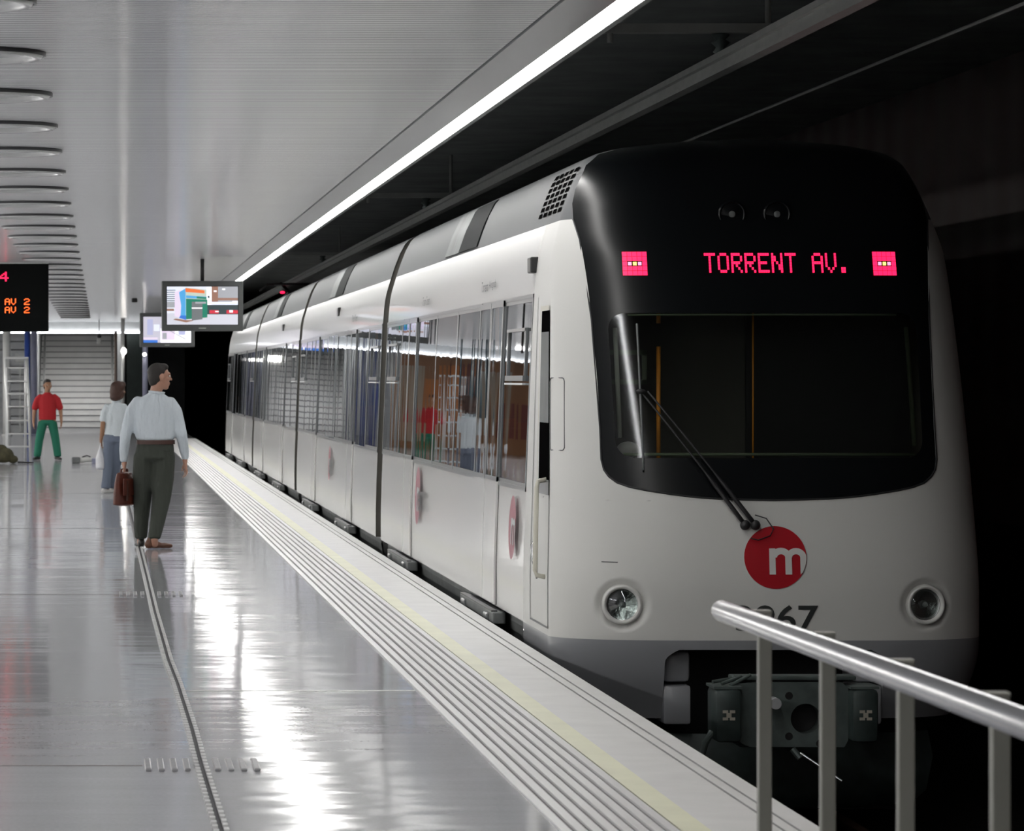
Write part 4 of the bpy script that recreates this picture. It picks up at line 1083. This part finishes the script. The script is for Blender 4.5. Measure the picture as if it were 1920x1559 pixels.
def head(bl, c, yaw, k=1.0):
    R = Matrix.Rotation(yaw, 3, 'Z'); c = Vector(c)
    def e(x, y, z, a, b_, d): bl.e(c+R @ Vector((x*k, y*k, z*k)), (a*k, b_*k, d*k), R)
    e(0, -.012, .03, .074, .094, .088); e(0, .025, -.035, .057, .062, .075); e(0, .058, -.088, .028, .026, .024); e(0, .0, -.06, .054, .06, .045)
    e(0, .084, .032, .044, .014, .012); e(0, .094, .004, .012, .013, .028); e(0, .106, -.02, .015, .016, .012); e(0, .084, -.052, .025, .013, .008); e(0, .082, -.067, .022, .012, .008)
    e(-.038, .062, -.02, .025, .022, .022); e(.038, .062, -.02, .025, .022, .022)
    for s_ in (-1, 1): e(s_*.077, -.004, -.005, .010, .020, .032)
    def eyes(par):
        for s_ in (-1, 1):
            b = MB(); p = c+R @ Vector((s_*.031*k, .083*k, .010*k)); b.ell(p, (.011*k, .008*k, .007*k), 'eye', 10, 8, R); p2 = c+R @ Vector((s_*.031*k, .089*k, .010*k)); b.ell(p2, (.0045*k,)*3, 'black', 8, 6); b.build('eye', par, True)
    return eyes, R
def hair(c, R, k, mn, parent, style='short'):
    bl = Blob(.009, 2); c = Vector(c)
    def e(x, y, z, a, b_, d): bl.e(c+R @ Vector((x*k, y*k, z*k)), (a*k, b_*k, d*k), R)
    if style == 'short':
        e(0, -.022, .045, .079, .092, .084); e(0, -.045, .0, .076, .066, .075); e(0, .03, .09, .06, .05, .035); e(0, -.055, -.045, .06, .045, .04)
    else:
        e(0, -.02, .045, .09, .10, .088); e(0, -.05, -.01, .092, .075, .09); e(0, -.055, -.075, .088, .065, .06); e(.03, -.03, -.06, .07, .055, .06); e(-.05, -.0, -.04, .04, .06, .07); e(.05, .0, -.04, .04, .05, .07); e(0, .045, .085, .065, .05, .04)
    return bl.build('hair', mn, parent)
def hand(bl, w, side, tilt=(0, 0), fwd=(0, 1), curl=.35, k=1.0):
    """hangs down from wrist w; side = +1 right hand; fwd = direction of the thumb in plan"""
    w = Vector(w); F = Vector((fwd[0], fwd[1], 0)).normalized(); inn = Vector((-side*abs(F.y), side*F.x*1.0, 0)) if abs(F.y) > .01 else Vector((0, 1, 0))
    D = Vector((tilt[0], tilt[1], -1)).normalized()
    R = Matrix((inn, F, D)).transposed()
    def at(i, f, d): return w+inn*i*k+F*f*k+D*d*k
    bl.chain([(*at(0, 0, -.01), .022, .026, .022), (*at(.0, 0, .03), .018, .036, .02), (*at(.0, 0, .075), .015, .040, .02)], .012)
    for f, L in ((-.033, .058), (-.011, .072), (.011, .078), (.033, .068)):
        L1, L2, L3 = L*.45, L*.3, L*.25
        p0 = at(0, f, .082); c1 = curl; 
        def step(p, L_, ang): return p+(D*math.cos(ang)+inn*math.sin(ang))*L_*k
        p1 = step(p0, L1, c1*.5); p2 = step(p1, L2, c1*1.5); p3 = step(p2, L3, c1*2.4)
        bl.limb([(*p0, .0095*k), (*p1, .009*k), (*p2, .0085*k), (*p3, .0075*k)], .006)
    bl.limb([(*at(.002, .026, .02), .014*k), (*at(.012, .050, .05), .0105*k), (*at(.022, .056, .082), .009*k)], .006)
def shoe(parent, x, y, z, yaw, mn, k=1.0, rise=0):
    bl = Blob(.009, 3); R = Matrix.Rotation(yaw, 3, 'Z')
    def e(px_, py_, pz_, a, b_, d): p = Vector((x, y, z))+R @ Vector((px_*k, py_*k, pz_*k)); bl.e(p, (a*k, b_*k, d*k), R)
    e(0, -.07, .045, .035, .045, .043); e(0, 0, .04, .037, .07, .037); e(0, .09, .03, .042, .07, .028); e(0, .14, .026, .036, .045, .024); e(0, -.05, .085, .035, .04, .035)
    o = bl.build('shoe', mn, parent)
    for v in o.data.vertices:
        if v.co.z < z+.002: v.co.z = z+.002
    return o

# --- man in the pale shirt, seen from behind, head turned right
YM = 35.2
man = thing('person', 'person in pale long-sleeved shirt and dark olive trousers walking away with a briefcase', 'person', (.478, YM, 0))
hc_ = (.072, .0, 1.612)
bl = Blob(.0085, 2)
eyes, R = head(bl, hc_, math.radians(-72), 1.06)
bl.chain([(.055, -.01, 1.56, .058, .062, .04), (.035, -.015, 1.47, .060, .060, .04), (.025, -.01, 1.38, .07, .06, .04)])
bl.chain([(.02, -.01, 1.33, .14, .07, .05), (.02, 0, 1.2, .14, .09, .08), (.02, 0, 1.03, .13, .09, .08), (.02, 0, .92, .15, .10, .08)])
bl.limb([(-.14, 0, 1.34, .034), (-.222, 0, 1.18, .034), (-.25, .0, 1.06, .032), (-.262, .03, .93, .030), (-.264, .05, .84, .027), (-.262, .05, .80, .026)])
bl.limb([(.18, 0, 1.34, .034), (.252, -.01, 1.18, .034), (.277, -.03, 1.07, .032), (.297, 0, .95, .030), (.311, .02, .86, .027), (.312, .02, .82, .026)])
hand(bl, (-.262, .05, .80), -1, (0, 0), (0, 1), .95); hand(bl, (.312, .02, .81), 1, (.12, .05), (-.3, 1), .4)
bl.limb([(-.075, 0, .88, .08), (-.09, .05, .47, .055), (-.105, .08, .1, .036), (-.105, .10, .05, .036)]); bl.limb([(.11, 0, .88, .08), (.085, -.06, .47, .055), (.02, -.22, .1, .036), (.02, -.2, .05, .036)])
body = bl.build('body', 'skin', man); eyes(man)
hair(hc_, R, 1.06, 'hair', man)
b = MB()
bl = Blob(.013, 2)
bl.chain([(.035, -.015, 1.465, .072, .07, .02), (.03, -.015, 1.43, .115, .08, .03), (.02, -.01, 1.39, .175, .095, .04), (.02, -.01, 1.33, .195, .11, .06), (.02, 0, 1.2, .20, .125, .08), (.025, 0, 1.1, .20, .135, .07), (.03, 0, 1.04, .185, .135, .045), (.035, 0, 1.015, .165, .12, .02)])
bl.limb([(-.135, 0, 1.375, .058), (-.19, 0, 1.30, .058), (-.225, 0, 1.18, .056), (-.25, 0, 1.06, .056), (-.262, .03, .93, .050), (-.265, .05, .84, .042)]); bl.limb([(.175, 0, 1.37, .058), (.228, -.01, 1.29, .058), (.255, -.01, 1.18, .056), (.277, -.03, 1.07, .056), (.298, 0, .95, .050), (.312, .02, .865, .040)])
sh = bl.build('shirt', 'shirt', man)
b = MB(); b.lathe([(.060, 0), (.070, .0), (.076, .022), (.066, .026), (.060, .0)], 24, Matrix.Translation((.042, -.012, 1.455)) @ Matrix.Rotation(.10, 4, 'Y') @ Matrix.Diagonal((1.05, 1.05, 1, 1)), 'shirt'); b.build('collar', sh, True)
bl = Blob(.012, 3)
bl.chain([(.035, 0, 1.01, .168, .12, .03), (.028, 0, .93, .185, .135, .05), (.02, -.01, .86, .192, .14, .05)])
bl.chain([(-.07, 0, .86, .108, .12, .06), (-.082, .02, .66, .106, .105, .06), (-.09, .05, .47, .090, .088, .05), (-.10, .06, .28, .074, .08, .05), (-.105, .08, .11, .064, .075, .035)])
bl.chain([(.11, 0, .86, .112, .12, .06), (.10, -.03, .66, .110, .105, .06), (.088, -.07, .47, .092, .09, .05), (.055, -.13, .28, .075, .08, .05), (.02, -.19, .115, .064, .075, .035)])
tr = bl.build('trousers', 'trousers', man)
b = MB(); b.lathe([(1.0, -.02), (1.0, .02)], 32, Matrix.Translation((.035, 0, 1.0)) @ Matrix.Diagonal((.176, .130, 1, 1)), 'belt'); b.lathe([(1.03, -.02), (1.03, .02)], 32, Matrix.Translation((.035, 0, 1.0)) @ Matrix.Diagonal((.176, .130, 1, 1)), 'belt'); b.build('belt', man, True)
b = MB(); b.bbox(.115, .165, -.137, -.128, .915, .93, .003, 'trousers'); b.build('pocket_flap', tr)
shoe(man, -.11, .14, .0, math.radians(8), 'shoedark'); shoe(man, .03, -.17, 0, math.radians(-62), 'shoe')
# briefcase
t = thing('briefcase', 'worn reddish-brown leather briefcase held in the left hand of the man in the pale shirt', 'briefcase', (.478-.262, YM+.02, .40), math.radians(62))
bl = Blob(.009, 3)
bl.chain([(0, 0, .02, .19, .075, .025), (0, 0, .12, .185, .07, .05), (0, 0, .24, .17, .05, .04), (0, 0, .30, .15, .035, .02)], .02)
bg = bl.build('bag_body', 'leather', t)
b = MB(); b.bbox(-.165, .165, -.085, -.07, .10, .26, .01, 'leather'); b.build('flap', t, True, None, .6)
b = MB(); b.tube([(-.07, 0, .29), (-.06, 0, .34), (0, 0, .355), (.06, 0, .34), (.07, 0, .29)], .010, 'leather'); b.build('handle', t, True)
for x in (-.1, .1):
    b = MB(); b.box(x-.014, x+.014, -.093, -.084, .05, .24, 'belt'); b.build('strap', t)

# --- woman in the white blouse
YW = 7000*1.59/(926-712)
sW = 7000/YW
wom = thing('person', 'person with brown bobbed hair in a white short-sleeved blouse and grey-blue jeans', 'person', ((214-190)/sW, YW, 0))
hc_ = (.065, 0, 1.43)
bl = Blob(.0085, 2); eyes, R = head(bl, hc_, math.radians(-60), .93)
bl.chain([(.045, 0, 1.36, .05, .05, .04), (.03, 0, 1.27, .05, .055, .04), (.025, 0, 1.22, .09, .07, .05), (.02, 0, 1.15, .12, .07, .06), (.02, 0, .95, .12, .085, .08), (.0, 0, .82, .14, .10, .07)])
bl.limb([(-.11, 0, 1.17, .036), (-.145, -.01, 1.06, .04), (-.158, -.02, .96, .036), (-.18, .02, .76, .026), (-.182, .03, .73, .024)]); bl.limb([(.14, 0, 1.17, .036), (.18, -.03, 1.06, .04), (.20, -.06, .95, .036), (.18, .10, .82, .026)])
hand(bl, (-.182, .03, .74), -1, (0, 0), (0, 1), .9, .9); hand(bl, (.18, .10, .82), 1, (-.2, .2), (0, 1), .5, .9)
bl.limb([(-.06, 0, .78, .07), (-.08, 0, .42, .05), (-.1, 0, .08, .034)]); bl.limb([(.06, 0, .78, .07), (.04, .06, .42, .05), (-.0, .16, .08, .034)])
bl.build('body', 'skin2', wom); eyes(wom); hair(hc_, R, 1.08, 'hairbrown', wom, 'bob')
bl = Blob(.012, 2)
bl.chain([(.03, 0, 1.275, .062, .062, .02), (.028, 0, 1.24, .09, .075, .03), (.02, 0, 1.18, .155, .09, .05), (.02, 0, 1.05, .16, .105, .06), (.02, 0, .93, .145, .10, .06), (.01, 0, .84, .155, .11, .04), (.01, 0, .805, .158, .112, .02)])
bl.limb([(-.10, 0, 1.205, .052), (-.138, -.01, 1.12, .054), (-.150, -.01, 1.04, .056)]); bl.limb([(.135, 0, 1.205, .052), (.178, -.02, 1.12, .054), (.19, -.03, 1.04, .056)])
bs = bl.build('blouse', 'blouse', wom)
b = MB(); b.lathe([(.052, 0), (.06, 0), (.07, .03), (.058, .03), (.052, 0)], 20, Matrix.Translation((.035, 0, 1.27)), 'blouse'); b.build('collar', bs, True)
bl = Blob(.012, 3)
bl.chain([(.0, 0, .82, .145, .105, .04), (-.005, -.005, .74, .155, .12, .05)])
bl.chain([(-.06, 0, .73, .09, .10, .06), (-.075, 0, .56, .082, .088, .05), (-.085, 0, .40, .068, .07, .05), (-.10, -.01, .22, .068, .072, .04), (-.115, -.01, .09, .072, .078, .03)])
bl.chain([(.06, 0, .73, .09, .10, .06), (.05, .03, .56, .082, .088, .05), (.03, .07, .40, .068, .07, .05), (.005, .12, .22, .068, .072, .04), (-.015, .16, .09, .072, .078, .03)])
bl.build('jeans', 'jeans', wom)
shoe(wom, -.10, .0, 0, math.radians(-50), 'shoewhite', .88); shoe(wom, .0, .18, 0, math.radians(-40), 'shoewhite', .88)
t = thing('plastic_bag', 'thin white plastic bag hanging from the left hand of the person in jeans', 'bag', ((214-190)/sW-.19, YW+.02, .33))
bl = Blob(.01, 3); bl.chain([(0, 0, .04, .07, .10, .04), (0, 0, .16, .07, .09, .05), (0, 0, .27, .035, .04, .03), (0, 0, .34, .012, .03, .02)]); bl.build('bag_body', 'plasticbag', t)
b = MB(); b.tube([(0, -.02, .32), (0, -.02, .37), (0, .02, .37), (0, .02, .32)], .006, 'plasticbag'); b.build('bag_handle', t, True)

# --- man in red and green, facing the viewer (built facing +y, turned round)
YRr = 7000*1.59/(863-712); sR = 7000/YRr
red = thing('person', 'person in a red T-shirt and green work trousers facing the camera near the stairs', 'person', ((89-190)/sR, YRr, 0), PI)
hc_ = (-.0, 0, 1.47)
bl = Blob(.0085, 2); eyes, R = head(bl, hc_, math.radians(20), 1.02)
bl.chain([(0, 0, 1.40, .054, .056, .04), (0, 0, 1.33, .058, .06, .04), (0, 0, 1.28, .08, .06, .04), (0, 0, 1.2, .14, .08, .06), (0, 0, 1.0, .15, .10, .08), (0, 0, .84, .14, .10, .07)])
for s_ in (-1, 1): bl.limb([(s_*.16, 0, 1.22, .038), (s_*.225, -.01, 1.10, .045), (s_*.255, -.02, 1.0, .044), (s_*.275, .05, .78, .028), (s_*.275, .06, .74, .026)])
hand(bl, (-.275, .06, .75), -1, (0, 0), (0, 1), .5, .95); hand(bl, (.275, .06, .75), 1, (0, 0), (0, 1), .4, .95)
for s_ in (-1, 1): bl.limb([(s_*.09, 0, .78, .08), (s_*.16, .02, .42, .055), (s_*.20, 0, .08, .036)])
bl.build('body', 'skin2', red); eyes(red); hair(hc_, R, 1.02, 'hair', red)
bl = Blob(.012, 2)
bl.chain([(0, 0, 1.325, .07, .068, .02), (0, 0, 1.29, .11, .08, .03), (0, 0, 1.245, .165, .09, .045), (0, 0, 1.12, .18, .115, .06), (0, 0, .98, .175, .12, .06), (0, 0, .85, .178, .122, .03), (0, 0, .80, .178, .122, .02)])
for s_ in (-1, 1): bl.limb([(s_*.14, 0, 1.255, .052), (s_*.195, -.01, 1.20, .060), (s_*.225, -.01, 1.12, .063), (s_*.245, -.01, 1.04, .066)])
bl.build('tshirt', 'tee', red)
bl = Blob(.012, 3)
bl.chain([(0, 0, .82, .165, .11, .03), (0, 0, .74, .175, .12, .05)])
for s_ in (-1, 1): bl.chain([(s_*.09, 0, .74, .10, .11, .05), (s_*.13, .01, .56, .092, .10, .05), (s_*.16, .02, .40, .084, .085, .05), (s_*.185, 0, .22, .08, .085, .04), (s_*.20, 0, .09, .078, .085, .035)])
bl.build('trousers', 'greenpants', red)
shoe(red, -.20, .03, 0, math.radians(25), 'shoedark', .98); shoe(red, .20, .03, 0, math.radians(-25), 'shoedark', .98)
